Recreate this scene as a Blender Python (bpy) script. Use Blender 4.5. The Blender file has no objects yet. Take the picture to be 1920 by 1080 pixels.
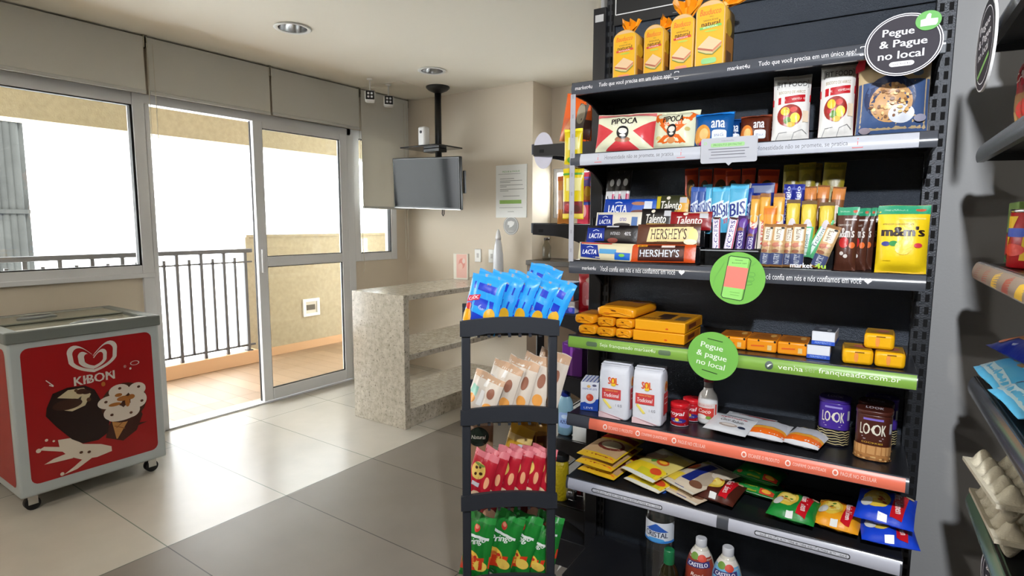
import bpy, bmesh, math, random
from mathutils import Vector, Matrix
random.seed(7)
SC = bpy.context.scene
COL = SC.collection
sin, cos, pi = math.sin, math.cos, math.pi
R = math.radians

# ------------------------------------------------------------------ camera
FPX, PITCH, ROLL, YAW = 1083.67, 0.111166, 0.003265, 0.605098   # focal length in px of a 1920 wide frame
CAM = Vector((0, 0, 1.4))
_f = Vector((-sin(YAW)*cos(PITCH), cos(YAW)*cos(PITCH), -sin(PITCH)))
_r = Vector((cos(YAW), sin(YAW), 0)); _u = _r.cross(_f)
RT = _r*cos(ROLL) + _u*sin(ROLL); UP = -_r*sin(ROLL) + _u*cos(ROLL); FW = _f
cd = bpy.data.cameras.new('camera'); cam = bpy.data.objects.new('camera', cd); COL.objects.link(cam)
cd.sensor_width = 36; cd.lens = 36*FPX/1920; cd.clip_start = 0.02; cd.clip_end = 200
cam.matrix_world = Matrix(((RT.x, UP.x, -FW.x, CAM.x), (RT.y, UP.y, -FW.y, CAM.y), (RT.z, UP.z, -FW.z, CAM.z), (0, 0, 0, 1)))
SC.camera = cam

# ------------------------------------------------------------------ light
SC.view_settings.view_transform = 'Standard'; SC.view_settings.look = 'None'
SC.view_settings.gamma = 1; SC.view_settings.use_curve_mapping = False
SC.view_settings.exposure = 0.35
w = bpy.data.worlds.new('sky'); SC.world = w; w.use_nodes = True
bg = w.node_tree.nodes['Background']; bg.inputs[0].default_value = (0.93, 0.97, 1.0, 1); bg.inputs[1].default_value = 11.5
def lamp(name, kind, loc, energy, color=(1, 1, 1), aim=None, **kw):
    d = bpy.data.lights.new(name, kind); d.energy = energy; d.color = color
    for k, v in kw.items(): setattr(d, k, v)
    o = bpy.data.objects.new(name, d); COL.objects.link(o); o.location = loc
    if aim is not None: o.rotation_euler = (Vector(aim)-Vector(loc)).to_track_quat('-Z', 'Y').to_euler()
    return o
lamp('sun', 'SUN', (6, 2, 9), 12.0, (1.0, 0.96, 0.9), aim=(-6, -1.0, -3), angle=R(0.5))
FLASH = Vector((0.12, 0.085, 2.04))                 # the photographer's flash, held above the camera
lamp('camera_flash', 'SPOT', FLASH, 116, (0.93, 0.96, 1.0), aim=FLASH+Vector((-0.42, 1.7, -0.75)), spot_size=R(112), spot_blend=0.9, shadow_soft_size=0.03)
for nm, y0, y1, z0, z1 in (('window_light', -0.85, 1.68, 1.12, 2.14), ('door_light', 1.80, 3.36, 0.02, 2.14), ('corner_window_light', 3.47, 3.86, 1.12, 2.14)):
    o = lamp(nm, 'AREA', (-4.16, (y0+y1)/2, (z0+z1)/2), 1, shape='RECTANGLE', size=y1-y0, size_y=z1-z0)
    o.rotation_euler = Matrix(((0, 0, -1), (1, 0, 0), (0, 1, 0))).to_euler()
    o.rotation_euler = (Vector((1, 0, 0))).to_track_quat('-Z', 'Z').to_euler()
    o.data.cycles.is_portal = True
# two unseen fill lights added behind the camera to brighten the room
for nm, x, y in (('fill_light', -1.2, -0.6), ('fill_light_rear', -2.6, -1.6)):
    lamp(nm, 'AREA', (x, y, 2.53), 20, (1, 0.93, 0.82), aim=(x, y, 0), shape='DISK', size=0.16)

# ------------------------------------------------------------------ frames
G = 0.0555824                                        # the shelving stands 3.2 degrees off the room's axes
GU = Vector((cos(G), sin(G), 0)); GV = Vector((-sin(G), cos(G), 0))
def gp(u, v, z): return GU*u + GV*v + Vector((0, 0, z))
def ray(px, py): return RT*((px-960)/FPX) - UP*((py-540)/FPX) + FW
def at(px, py, v):                                   # pixel on the upright plane v of the shelving -> (u, z)
    d = ray(px, py); p = CAM + d*(v/d.dot(GV)); return p.dot(GU), p.z
def hit(px, py, axis, val):                          # pixel on a room plane
    d = ray(px, py); return CAM + d*((val-CAM[axis])/d[axis])

# ------------------------------------------------------------------ materials
def lin(c):
    c /= 255.0
    return c/12.92 if c <= 0.04045 else ((c+0.055)/1.055)**2.4
_M = {}
def M(c, rough=0.4, metal=0.0, spec=0.5, bump=0.0, bscale=60, coat=0.0, name=None, var=0.0, vscale=8, trans=0.0):
    k = (c, rough, metal, spec, bump, bscale, coat, var, vscale, trans)
    if k in _M: return _M[k]
    m = bpy.data.materials.new(name or 'mat_%02x%02x%02x' % c); m.use_nodes = True
    nt = m.node_tree; b = nt.nodes['Principled BSDF']
    col = (lin(c[0]), lin(c[1]), lin(c[2]), 1)
    b.inputs['Base Color'].default_value = col
    b.inputs['Roughness'].default_value = rough; b.inputs['Metallic'].default_value = metal
    b.inputs['Specular IOR Level'].default_value = spec; b.inputs['Coat Weight'].default_value = coat
    b.inputs['Transmission Weight'].default_value = trans
    if bump or var:
        tc = nt.nodes.new('ShaderNodeTexCoord'); n = nt.nodes.new('ShaderNodeTexNoise')
        n.inputs['Scale'].default_value = bscale if bump else vscale; n.inputs['Detail'].default_value = 4
        nt.links.new(tc.outputs['Object'], n.inputs['Vector'])
        if bump:
            bp = nt.nodes.new('ShaderNodeBump'); bp.inputs['Strength'].default_value = bump; bp.inputs['Distance'].default_value = 0.01
            nt.links.new(n.outputs['Fac'], bp.inputs['Height']); nt.links.new(bp.outputs['Normal'], b.inputs['Normal'])
        if var:
            n2 = nt.nodes.new('ShaderNodeTexNoise'); n2.inputs['Scale'].default_value = vscale; n2.inputs['Detail'].default_value = 5
            nt.links.new(tc.outputs['Object'], n2.inputs['Vector'])
            r = nt.nodes.new('ShaderNodeValToRGB')
            r.color_ramp.elements[0].position = 0.3; r.color_ramp.elements[1].position = 0.7
            r.color_ramp.elements[0].color = [x*(1-var) for x in col[:3]]+[1]; r.color_ramp.elements[1].color = [min(1, x*(1+var)) for x in col[:3]]+[1]
            nt.links.new(n2.outputs['Fac'], r.inputs['Fac']); nt.links.new(r.outputs['Color'], b.inputs['Base Color'])
    _M[k] = m; return m
def film(c): return M(c, 0.34, 0, 0.42, 0.12, 45)      # printed plastic film
def paper(c): return M(c, 0.5)
def glass_mat(tint=(1, 1, 1), name='window_glass', ior=1.45, rough=0.03):
    m = bpy.data.materials.new(name); m.use_nodes = True; nt = m.node_tree
    for n in list(nt.nodes): nt.nodes.remove(n)
    o = nt.nodes.new('ShaderNodeOutputMaterial'); t = nt.nodes.new('ShaderNodeBsdfTransparent'); g = nt.nodes.new('ShaderNodeBsdfGlossy')
    f0 = ((ior-1)/(ior+1))**2; lw = nt.nodes.new('ShaderNodeLayerWeight'); pw = nt.nodes.new('ShaderNodeMath'); pw.operation = 'POWER'; pw.inputs[1].default_value = 5
    f = nt.nodes.new('ShaderNodeMath'); f.operation = 'MULTIPLY_ADD'; f.inputs[1].default_value = 1-f0; f.inputs[2].default_value = f0
    nt.links.new(lw.outputs['Facing'], pw.inputs[0]); nt.links.new(pw.outputs[0], f.inputs[0]); x = nt.nodes.new('ShaderNodeMixShader')
    t.inputs[0].default_value = (*tint, 1); g.inputs['Roughness'].default_value = rough
    nt.links.new(f.outputs[0], x.inputs[0]); nt.links.new(t.outputs[0], x.inputs[1]); nt.links.new(g.outputs[0], x.inputs[2]); nt.links.new(x.outputs[0], o.inputs[0])
    return m
GLASS = glass_mat((0.97, 0.98, 0.97)); ACRYL = glass_mat((0.93, 0.95, 0.95), 'clear_acrylic')

# ------------------------------------------------------------------ mesh builder
_T = {}
def text2d(s, bold=0.0, shear=0.0):
    k = (s, bold, shear)
    if k in _T: return _T[k]
    c = bpy.data.curves.new('t', 'FONT'); c.body = s; c.resolution_u = 2; c.shear = shear
    c.dimensions = '2D'; c.fill_mode = 'BOTH'
    o = bpy.data.objects.new('t', c); COL.objects.link(o)
    dg = bpy.context.evaluated_depsgraph_get(); dg.update()
    me = bpy.data.meshes.new_from_object(o.evaluated_get(dg))
    vs = [(v.co.x, v.co.y) for v in me.vertices]; fs = [tuple(p.vertices) for p in me.polygons]
    bpy.data.objects.remove(o); bpy.data.curves.remove(c); bpy.data.meshes.remove(me)
    if not vs: _T[k] = ([], []); return _T[k]
    x0 = min(v[0] for v in vs); x1 = max(v[0] for v in vs); y0 = min(v[1] for v in vs); y1 = max(v[1] for v in vs)
    vs = [((x-x0)/(x1-x0)-.5, (y-y0)/(y1-y0)-.5) for x, y in vs]
    _T[k] = (vs, fs); return _T[k]
class MB:
    def __init__(s): s.bm = bmesh.new(); s.mats = []
    def mi(s, m):
        if m not in s.mats: s.mats.append(m)
        return s.mats.index(m)
    def face(s, pts, m, smooth=False):
        try: f = s.bm.faces.new([s.bm.verts.new(p) for p in pts])
        except ValueError: return
        f.material_index = s.mi(m); f.smooth = smooth
    def box(s, x0, x1, y0, y1, z0, z1, m, bev=0.0, seg=2, mat4=None):
        r = bmesh.ops.create_cube(s.bm, size=1)
        for v in r['verts']: v.co = Vector((x0+(v.co.x+.5)*(x1-x0), y0+(v.co.y+.5)*(y1-y0), z0+(v.co.z+.5)*(z1-z0)))
        fs = list({f for v in r['verts'] for f in v.link_faces}); vs = list(r['verts'])
        i = s.mi(m)
        for f in fs: f.material_index = i
        if bev:
            es = list({e for v in vs for e in v.link_edges})
            rr = bmesh.ops.bevel(s.bm, geom=es, offset=bev, segments=seg, affect='EDGES', profile=0.5)
            for f in rr['faces']: f.material_index = i; f.smooth = True
            vs = list({v for f in rr['faces'] for v in f.verts} | {v for v in vs if v.is_valid})
        if mat4 is not None:
            for v in vs: v.co = mat4 @ v.co
        return vs
    def tube(s, pts, r, m, n=10, cap=True):
        pts = [Vector(p) for p in pts]; rs = r if isinstance(r, (list, tuple)) else [r]*len(pts)
        rings = []
        for k, p in enumerate(pts):
            t = (pts[min(k+1, len(pts)-1)]-pts[max(k-1, 0)]).normalized()
            a = t.orthogonal().normalized() if k == 0 else (a - t*a.dot(t)).normalized()
            b = t.cross(a)
            rings.append([s.bm.verts.new(p+(a*cos(2*pi*j/n)+b*sin(2*pi*j/n))*rs[k]) for j in range(n)])
        i = s.mi(m)
        for A, B in zip(rings, rings[1:]):
            for j in range(n):
                f = s.bm.faces.new((A[j], A[(j+1) % n], B[(j+1) % n], B[j])); f.material_index = i; f.smooth = True
        if cap:
            f = s.bm.faces.new(rings[0][::-1]); f.material_index = i
            f = s.bm.faces.new(rings[-1]); f.material_index = i
    def lathe(s, prof, m, n=28, c=(0, 0, 0), sx=1, sy=1, cap=True, band=None):
        rings = []
        for r, z in prof: rings.append([s.bm.verts.new((c[0]+r*sx*cos(2*pi*j/n), c[1]+r*sy*sin(2*pi*j/n), c[2]+z)) for j in range(n)])
        for k, (A, B) in enumerate(zip(rings, rings[1:])):
            mm = m if band is None else (band(0.5*(prof[k][1]+prof[k+1][1])) or m)
            i = s.mi(mm)
            for j in range(n):
                f = s.bm.faces.new((A[j], A[(j+1) % n], B[(j+1) % n], B[j])); f.material_index = i; f.smooth = True
        if cap:
            i = s.mi(m)
            for rg, fl in ((rings[0], True), (rings[-1], False)):
                f = s.bm.faces.new(rg[::-1] if fl else rg); f.material_index = i
    def prism(s, poly, a0, a1, m, axis='x', smooth=False):
        def P(p, a):
            if axis == 'x': return (a, p[0], p[1])
            if axis == 'y': return (p[0], a, p[1])
            return (p[0], p[1], a)
        A = [s.bm.verts.new(P(p, a0)) for p in poly]; B = [s.bm.verts.new(P(p, a1)) for p in poly]
        i = s.mi(m); n = len(poly); fs = []
        for j in range(n): fs.append(s.bm.faces.new((A[j], A[(j+1) % n], B[(j+1) % n], B[j])))
        for f in fs: f.smooth = smooth
        fs += [s.bm.faces.new(A[::-1]), s.bm.faces.new(B)]
        for f in fs: f.material_index = i
        bmesh.ops.recalc_face_normals(s.bm, faces=fs)
    def grid(s, F, nu, nv, m, a0=-.5, a1=.5, b0=0., b1=1., flip=False):
        V = [[s.bm.verts.new(F(a0+(a1-a0)*i/nu, b0+(b1-b0)*j/nv)) for i in range(nu+1)] for j in range(nv+1)]
        k = s.mi(m)
        for j in range(nv):
            for i in range(nu):
                q = (V[j][i], V[j][i+1], V[j+1][i+1], V[j+1][i])
                try: f = s.bm.faces.new(q[::-1] if flip else q)
                except ValueError: continue
                f.material_index = k; f.smooth = True
    # ---- printing: flat graphics laid on a surface F(a,b), a in [-.5,.5], b in [0,1]
    def art(s, F, ops, mk=film, base=0.0005, step=0.00015):
        def N(a, b):
            e = 1e-3
            fa = F(a+e, b)-F(a-e, b); fb = F(a, b+e)-F(a, b-e); n = fa.cross(fb)
            return n.normalized() if n.length > 1e-14 else Vector((0, -1, 0))
        for k, op in enumerate(ops):
            off = base + step*k
            def P(a, b): return F(a, b)+N(a, b)*off
            t = op[0]; m = op[-1] if not isinstance(op[-1], tuple) else mk(op[-1])
            i = s.mi(m)
            def ringfill(C, pts, levels=3):
                q = []
                for p0, p1 in zip(pts, pts[1:]+pts[:1]):
                    nn = max(1, int(math.hypot(p1[0]-p0[0], p1[1]-p0[1])/0.07))
                    q += [(p0[0]+(p1[0]-p0[0])*j/nn, p0[1]+(p1[1]-p0[1])*j/nn) for j in range(nn)]
                pts = q; levels = max(levels, int(max(math.hypot(p[0]-C[0], p[1]-C[1]) for p in pts)/0.07))
                cv = s.bm.verts.new(P(*C)); prev = None
                for L in range(1, levels+1):
                    rg = [s.bm.verts.new(P(C[0]+(p[0]-C[0])*L/levels, C[1]+(p[1]-C[1])*L/levels)) for p in pts]
                    n = len(rg)
                    for j in range(n):
                        vs = (cv, rg[j], rg[(j+1) % n]) if prev is None else (prev[j], rg[j], rg[(j+1) % n], prev[(j+1) % n])
                        f = s.bm.faces.new(vs); f.material_index = i; f.smooth = True
                    prev = rg
            if t == 'r':
                a0, b0, a1, b1 = op[1:5]
                nu = max(1, int(abs(a1-a0)*14)); nv = max(1, int(abs(b1-b0)*16))
                s.grid(P, nu, nv, m, a0, a1, b0, b1)
            elif t == 'q':                            # quad through four corners (counter-clockwise)
                c = op[1]
                def Q(x, y):
                    x += .5
                    return P(*[(c[0][d]*(1-x)+c[1][d]*x)*(1-y)+(c[3][d]*(1-x)+c[2][d]*x)*y for d in (0, 1)])
                s.grid(Q, 6, 6, m)
            elif t == 'e':
                a, b, ra, rb = op[1:5]; n = 24
                ringfill((a, b), [(a+ra*cos(2*pi*j/n), b+rb*sin(2*pi*j/n)) for j in range(n)])
            elif t == 'p':
                pts = op[1]; C = op[2] if len(op) > 3 else (sum(p[0] for p in pts)/len(pts), sum(p[1] for p in pts)/len(pts))
                ringfill(C, pts)
            elif t == 'h':                            # heart
                a, b, ra, rb = op[1:5]; pts = []
                for j in range(40):
                    q = 2*pi*j/40; pts.append((a+ra*sin(q)**3, b+rb*(13*cos(q)-5*cos(2*q)-2*cos(3*q)-cos(4*q))/15))
                ringfill((a, b), pts[::-1])
            elif t == 'o':                            # ring
                a, b, ra, rb, th = op[1:6]; n = 40; q = th/ra
                I = [s.bm.verts.new(P(a+ra*(1-q)*cos(2*pi*j/n), b+rb*(1-q)*sin(2*pi*j/n))) for j in range(n)]
                O = [s.bm.verts.new(P(a+ra*cos(2*pi*j/n), b+rb*sin(2*pi*j/n))) for j in range(n)]
                for j in range(n):
                    f = s.bm.faces.new((I[j], O[j], O[(j+1) % n], I[(j+1) % n])); f.material_index = i
            elif t == 'R':                            # rounded rectangle: a0,b0,a1,b1,ra,rb
                a0, b0, a1, b1, ra, rb = op[1:7]; pts = []
                for cx, cy, q0 in ((a1-ra, b1-rb, 0), (a0+ra, b1-rb, 90), (a0+ra, b0+rb, 180), (a1-ra, b0+rb, 270)):
                    for j in range(5): q = R(q0+90*j/4); pts.append((cx+ra*cos(q), cy+rb*sin(q)))
                ringfill(((a0+a1)/2, (b0+b1)/2), pts, 4)
            elif t == 'l':                            # polyline: points, thickness a, thickness b
                pts, ta, tb = op[1:4]
                for p, q in zip(pts, pts[1:]):
                    dx, dy = (q[0]-p[0])/ta, (q[1]-p[1])/tb; L = math.hypot(dx, dy) or 1; nx, ny = -dy/L*ta/2, dx/L*tb/2
                    f = s.bm.faces.new([s.bm.verts.new(P(*c)) for c in ((p[0]-nx, p[1]-ny), (q[0]-nx, q[1]-ny), (q[0]+nx, q[1]+ny), (p[0]+nx, p[1]+ny))]); f.material_index = i
            elif t == 't':                            # text: string, a, b, width, height, (options)
                st, a, b, wd, ht = op[1:6]; o = op[6] if isinstance(op[6], dict) else {}
                vs, fs = text2d(st, 0, o.get('shear', 0.0)); ro = R(o.get('rot', 0)); asp = o.get('asp', 1.0)
                bo = o.get('bold', 0.012)/max(1, len(st))*1.6
                for sk, sx in enumerate((-bo, 0, bo) if o.get('bold', 0) >= 0.02 else (0,)):
                    def P(a_, b_): return F(a_, b_)+N(a_, b_)*(off+sk*0.00003)
                    V = []
                    for x, y in vs:
                        x = (x+sx)*wd; y *= ht*asp; x, y = x*cos(ro)-y*sin(ro), x*sin(ro)+y*cos(ro)
                        V.append(s.bm.verts.new(P(a+x, b+y/asp)))
                    for fc in fs:
                        try: f = s.bm.faces.new([V[j] for j in fc])
                        except ValueError: continue
                        f.material_index = i
    def build(s, name, parent=None, loc=None, rot=None, weld=0.0):
        if weld: bmesh.ops.remove_doubles(s.bm, verts=s.bm.verts[:], dist=weld)
        me = bpy.data.meshes.new(name); s.bm.to_mesh(me); s.bm.free()
        for m in s.mats: me.materials.append(m)
        o = bpy.data.objects.new(name, me); COL.objects.link(o)
        if parent: o.parent = parent
        if loc is not None: o.location = loc
        if rot is not None: o.rotation_euler = rot
        return o
def tag(o, label=None, cat=None, group=None, kind=None):
    if label: o['label'] = label
    if cat: o['category'] = cat
    if group: o['group'] = group
    if kind: o['kind'] = kind
    return o
def empty(name, label, cat, loc=(0, 0, 0), rz=0, group=None, rot=None):
    o = bpy.data.objects.new(name, None); COL.objects.link(o); o.location = loc; o.empty_display_size = 0.05
    o.rotation_euler = rot if rot is not None else (0, 0, rz)
    return tag(o, label, cat, group)
def struct(name, mb, loc=None):
    o = mb.build(name, loc=loc); o['kind'] = 'structure'; return o
def copy_tree(o, parent=None):
    c = o.copy(); COL.objects.link(c)
    if parent: c.parent = parent
    for ch in list(o.children): copy_tree(ch, c)
    return c
def pose(o, u, v, z, yaw=0, lean=0, roll=0, frame=G):
    p = gp(u, v, z)
    o.matrix_world = Matrix.Translation(p) @ Matrix.Rotation(frame+R(yaw), 4, 'Z') @ Matrix.Rotation(-R(lean), 4, 'X') @ Matrix.Rotation(R(roll), 4, 'Y')
    return o
BLACK = (20, 21, 24); WHITE = (240, 240, 240)
# ------------------------------------------------------------------ the room
def tile_mat(name, c, mortar, bw, bh, ox, oy, rough, var=0.05, msize=0.0025, bump=0.0):
    m = bpy.data.materials.new(name); m.use_nodes = True; nt = m.node_tree; b = nt.nodes['Principled BSDF']
    tc = nt.nodes.new('ShaderNodeTexCoord'); mp = nt.nodes.new('ShaderNodeMapping'); br = nt.nodes.new('ShaderNodeTexBrick')
    mp.inputs['Location'].default_value = (ox, oy, 0); br.offset = 0; br.inputs['Scale'].default_value = 1
    br.inputs['Brick Width'].default_value = bw; br.inputs['Row Height'].default_value = bh; br.inputs['Mortar Size'].default_value = msize; br.inputs['Mortar Smooth'].default_value = 0.1
    c1 = [lin(x) for x in c]
    br.inputs['Color1'].default_value = (*[x*(1-var) for x in c1], 1); br.inputs['Color2'].default_value = (*[min(1, x*(1+var)) for x in c1], 1); br.inputs['Mortar'].default_value = (*[lin(x) for x in mortar], 1)
    nt.links.new(tc.outputs['Object'], mp.inputs['Vector']); nt.links.new(mp.outputs[0], br.inputs['Vector'])
    n = nt.nodes.new('ShaderNodeTexNoise'); n.inputs['Scale'].default_value = 3.5; n.inputs['Detail'].default_value = 6; nt.links.new(tc.outputs['Object'], n.inputs['Vector'])
    mx = nt.nodes.new('ShaderNodeMixRGB'); mx.blend_type = 'MULTIPLY'; mx.inputs[0].default_value = 0.25
    nt.links.new(br.outputs['Color'], mx.inputs[1]); nt.links.new(n.outputs['Fac'], mx.inputs[2]); nt.links.new(mx.outputs[0], b.inputs['Base Color'])
    b.inputs['Roughness'].default_value = rough; b.inputs['Specular IOR Level'].default_value = 0.22
    return m
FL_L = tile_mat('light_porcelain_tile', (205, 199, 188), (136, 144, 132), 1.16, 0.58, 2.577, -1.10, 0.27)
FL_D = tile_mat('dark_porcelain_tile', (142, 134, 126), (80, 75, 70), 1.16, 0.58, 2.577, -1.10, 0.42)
PLANK = tile_mat('balcony_plank_tile', (166, 140, 115), (126, 104, 82), 0.9, 0.15, 0, 0, 0.45, 0.12)
WALLB = M((220, 207, 188), 0.7, bump=0.05, bscale=120, name='beige_wall_paint')
WALLG = M((160, 160, 160), 0.65, bump=0.05, bscale=120, name='grey_wall_paint')
CEIL = M((240, 234, 220), 0.8, name='ceiling_paint')
STUCCO = M((172, 162, 137), 0.85, bump=0.25, bscale=90, var=0.08, vscale=25, name='beige_stucco')
WHITEP = M((236, 236, 232), 0.6, name='white_paint')
ALU = M((228, 229, 232), 0.35, name='white_aluminium')
RUBBER = M((22, 22, 24), 0.6)
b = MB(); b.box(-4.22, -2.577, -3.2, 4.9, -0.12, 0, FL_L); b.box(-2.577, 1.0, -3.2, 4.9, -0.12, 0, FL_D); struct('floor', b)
b = MB(); b.box(-4.22, 1.0, -3.3, 4.9, 2.70, 2.80, CEIL); b.box(-3.98, -3.52, 3.46, 3.74, 2.547, 2.5495, CEIL)
LIGHTS = ((-3.11, 2.20), (-3.08, 3.38)); es = []
for loop in [[(-4.22, -3.3), (1.0, -3.3), (1.0, 4.9), (-4.22, 4.9)]] + [[(x+.085*cos(2*pi*j/32), y+.085*sin(2*pi*j/32)) for j in range(32)] for x, y in LIGHTS]:
    vs = [b.bm.verts.new((x, y, 2.55)) for x, y in loop]; es += [b.bm.edges.new((vs[j], vs[(j+1) % len(vs)])) for j in range(len(vs))]
r = bmesh.ops.triangle_fill(b.bm, edges=es, use_beauty=True, normal=(0, 0, -1))
struct('ceiling', b)
WX0, WX1 = -4.22, -4.07
b = MB()
for y0, y1, z0, z1 in ((-3.3, -0.9, 0, 2.55), (-0.9, 1.755, 0, 1.05), (-0.9, 4.9, 2.205, 2.55), (3.385, 3.93, 0, 1.06), (3.93, 4.9, 0, 2.205)):
    b.box(WX0, WX1, y0, y1, z0, z1, WALLB)
b.box(WX0, WX1, 3.385, 3.42, 1.06, 2.205, WALLB)
struct('wall_west', b)
b = MB(); b.box(-4.07, -2.62, 4.08, 4.9, 0, 2.55, WALLB); struct('wall_north', b)
b = MB()                                              # the recess right of the television wall, with its own window
for x0, x1, z0, z1 in ((-2.62, -2.60, 0, 2.55), (-2.60, -1.95, 0, 1.45), (-2.60, -1.95, 1.87, 2.55), (-1.95, 1.0, 0, 2.55)):
    b.box(x0, x1, 4.38, 4.53, z0, z1, WALLB)
struct('wall_recess', b)
b = MB(); b.box(-1.03, 0.9, 2.075, 2.22, 0, 2.55, WALLG); struct('wall_back', b)
b = MB(); b.box(0.54, 0.69, -3.3, 2.075, 0, 2.55, WALLG); struct('wall_right', b)
b = MB(); b.box(-4.07, 0.54, -3.3, -3.15, 0, 2.55, M((96, 94, 92), 0.7)); struct('wall_south', b)
b = MB(); b.box(0.9, 1.0, 2.075, 4.38, 0, 2.55, WALLB); struct('added_wall_east', b)  # unseen wall, added to keep stray sun off the floor

def frame_rect(b, y0, y1, z0, z1, t, x0, x1, m, sides='lrtb'):
    if 'l' in sides: b.box(x0, x1, y0, y0+t, z0, z1, m, 0.002)
    if 'r' in sides: b.box(x0, x1, y1-t, y1, z0, z1, m, 0.002)
    a0 = y0+t if 'l' in sides else y0; a1 = y1-t if 'r' in sides else y1
    if 't' in sides: b.box(x0, x1, a0, a1, z1-t, z1, m, 0.002)
    if 'b' in sides: b.box(x0, x1, a0, a1, z0, z0+t, m, 0.002)
# left window
b = MB(); frame_rect(b, -0.9, 1.77, 1.05, 2.205, 0.075, -4.12, -4.055, ALU); b.box(-4.13, -4.045, -0.9, 1.77, 1.045, 1.075, ALU, 0.004)
b.box(-4.11, -4.065, 0.40, 0.47, 1.12, 2.14, ALU, 0.004)
w1 = struct('window_1', b)
b = MB(); frame_rect(b, -0.83, 0.41, 1.12, 2.135, 0.012, -4.10, -4.088, RUBBER); frame_rect(b, 0.46, 1.695, 1.12, 2.135, 0.012, -4.10, -4.062, RUBBER); b.build('gasket', w1)
b = MB(); b.box(-4.097, -4.091, -0.83, 0.405, 1.12, 2.135, GLASS); b.box(-4.097, -4.091, 0.465, 1.695, 1.12, 2.135, GLASS); b.build('pane', w1)
# balcony door: frame, one sliding leaf, the other half stands open
b = MB(); frame_rect(b, 1.755, 3.40, 0.0, 2.205, 0.04, -4.14, -4.055, ALU, 'lrt'); b.box(-4.14, -4.055, 1.755, 3.40, -0.01, 0.012, ALU, 0.003)
b.box(-4.14, -4.05, 1.695, 1.765, 0, 2.205, ALU, 0.004); b.box(-4.13, -4.05, 1.755, 3.40, 2.145, 2.205, ALU, 0.004); b.box(-4.14, -4.05, 3.355, 3.425, 0, 2.205, ALU, 0.004)
d1 = struct('door_1', b)
b = MB(); y0, y1 = 2.495, 3.355
for q in ((y0, y0+0.075, 0.02, 2.15), (y1-0.075, y1, 0.02, 2.15), (y0+0.075, y1-0.075, 0.02, 0.11), (y0+0.075, y1-0.075, 2.10, 2.15), (y0+0.075, y1-0.075, 1.065, 1.14)):
    b.box(-4.088, -4.05, *q, ALU, 0.004)
lf = b.build('sliding_leaf', d1)
b = MB(); b.box(-4.072, -4.066, y0+0.07, y1-0.07, 0.105, 1.07, GLASS); b.box(-4.072, -4.066, y0+0.07, y1-0.07, 1.135, 2.105, GLASS); b.build('pane', lf)
b = MB()
for z0, z1 in ((0.108, 1.067), (1.138, 2.102)): frame_rect(b, y0+0.073, y1-0.073, z0, z1, 0.008, -4.074, -4.058, RUBBER)
b.box(-4.10, -4.086, y0-0.004, y0+0.003, 0.02, 2.15, RUBBER); b.build('gasket', lf)
b = MB(); b.box(-4.052, -4.03, y0+0.02, y0+0.045, 1.02, 1.20, ALU, 0.005); b.build('door_handle', lf)
# small corner window
b = MB(); frame_rect(b, 3.42, 3.93, 1.06, 2.205, 0.07, -4.12, -4.055, ALU); w2 = struct('window_2', b)
b = MB(); b.box(-4.097, -4.091, 3.485, 3.865, 1.125, 2.14, GLASS); b.build('pane', w2)
b = MB(); frame_rect(b, 3.487, 3.863, 1.127, 2.138, 0.01, -4.10, -4.062, RUBBER); b.build('gasket', w2)
# recess window
b = MB()
for q in ((-2.60, -2.565, 1.45, 1.87), (-1.985, -1.95, 1.45, 1.87), (-2.565, -1.985, 1.45, 1.485), (-2.565, -1.985, 1.835, 1.87)): b.box(q[0], q[1], 4.39, 4.44, q[2], q[3], ALU, 0.003)
w3 = struct('window_3', b)
b = MB(); b.box(-2.57, -1.98, 4.412, 4.418, 1.48, 1.84, GLASS); b.build('pane', w3)

# ------------------------------------------------------------------ outside: balcony, its parapet and beam, the building opposite
b = MB(); b.box(-5.80, WX0, -4.2, 5.45, -0.15, -0.03, PLANK); struct('balcony_floor', b)
KERB = M((205, 165, 125), 0.6)
b = MB(); b.box(-5.62, -5.47, -4.2, 3.33, -0.03, 0.10, KERB, 0.004); struct('balcony_kerb', b)
b = MB(); b.box(-5.80, -5.63, 3.33, 5.30, -0.03, 1.25, STUCCO); b.box(-5.82, -5.61, 3.33, 5.30, 1.25, 1.275, STUCCO); b.box(-5.63, -5.615, 3.33, 5.30, -0.03, 0.06, KERB); struct('balcony_parapet', b)
b = MB(); b.box(-5.80, WX0, 5.30, 5.45, -0.03, 2.62, STUCCO); struct('balcony_side_wall', b)
b = MB(); b.box(-5.80, -5.55, -4.2, 5.30, 2.17, 2.62, STUCCO); struct('balcony_beam', b)
b = MB(); b.box(-5.80, WX0, -4.2, 5.45, 2.62, 2.75, STUCCO); struct('balcony_ceiling', b)
FAC = tile_mat('white_facade', (238, 240, 242), (170, 170, 170), 2.2, 1.3, 0.3, 0.3, 0.8, 0.01, 0.012)
b = MB(); b.box(-9, 14, -6, 8, -0.4, 0, FAC); o = struct('neighbour_facade', b)
o.matrix_world = Matrix(((0, 0, 1, -9.4), (1, 0, 0, 0), (0, 1, 0, 0), (0, 0, 0, 1)))
PIPE = M((42, 43, 42), 0.8, spec=0.1, var=0.3, vscale=2.5)
p0, p1 = hit(-60, 330, 0, -9.0), hit(26, 330, 0, -9.0)
b = MB(); b.box(-9.35, -9.05, p0.y, p1.y+0.14, -5, 7, PIPE)
for k in range(6):
    y = p0.y+(p1.y-p0.y)*(k+.5)/6+0.06; b.tube([(-9.02, y, -5), (-9.02, y, 7)], 0.055, PIPE, 10)
for z in (0.4, 1.5, 2.6, 3.7): b.box(-9.06, -8.95, p0.y, p1.y+0.12, z, z+0.05, PIPE)
struct('neighbour_column', b)

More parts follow.
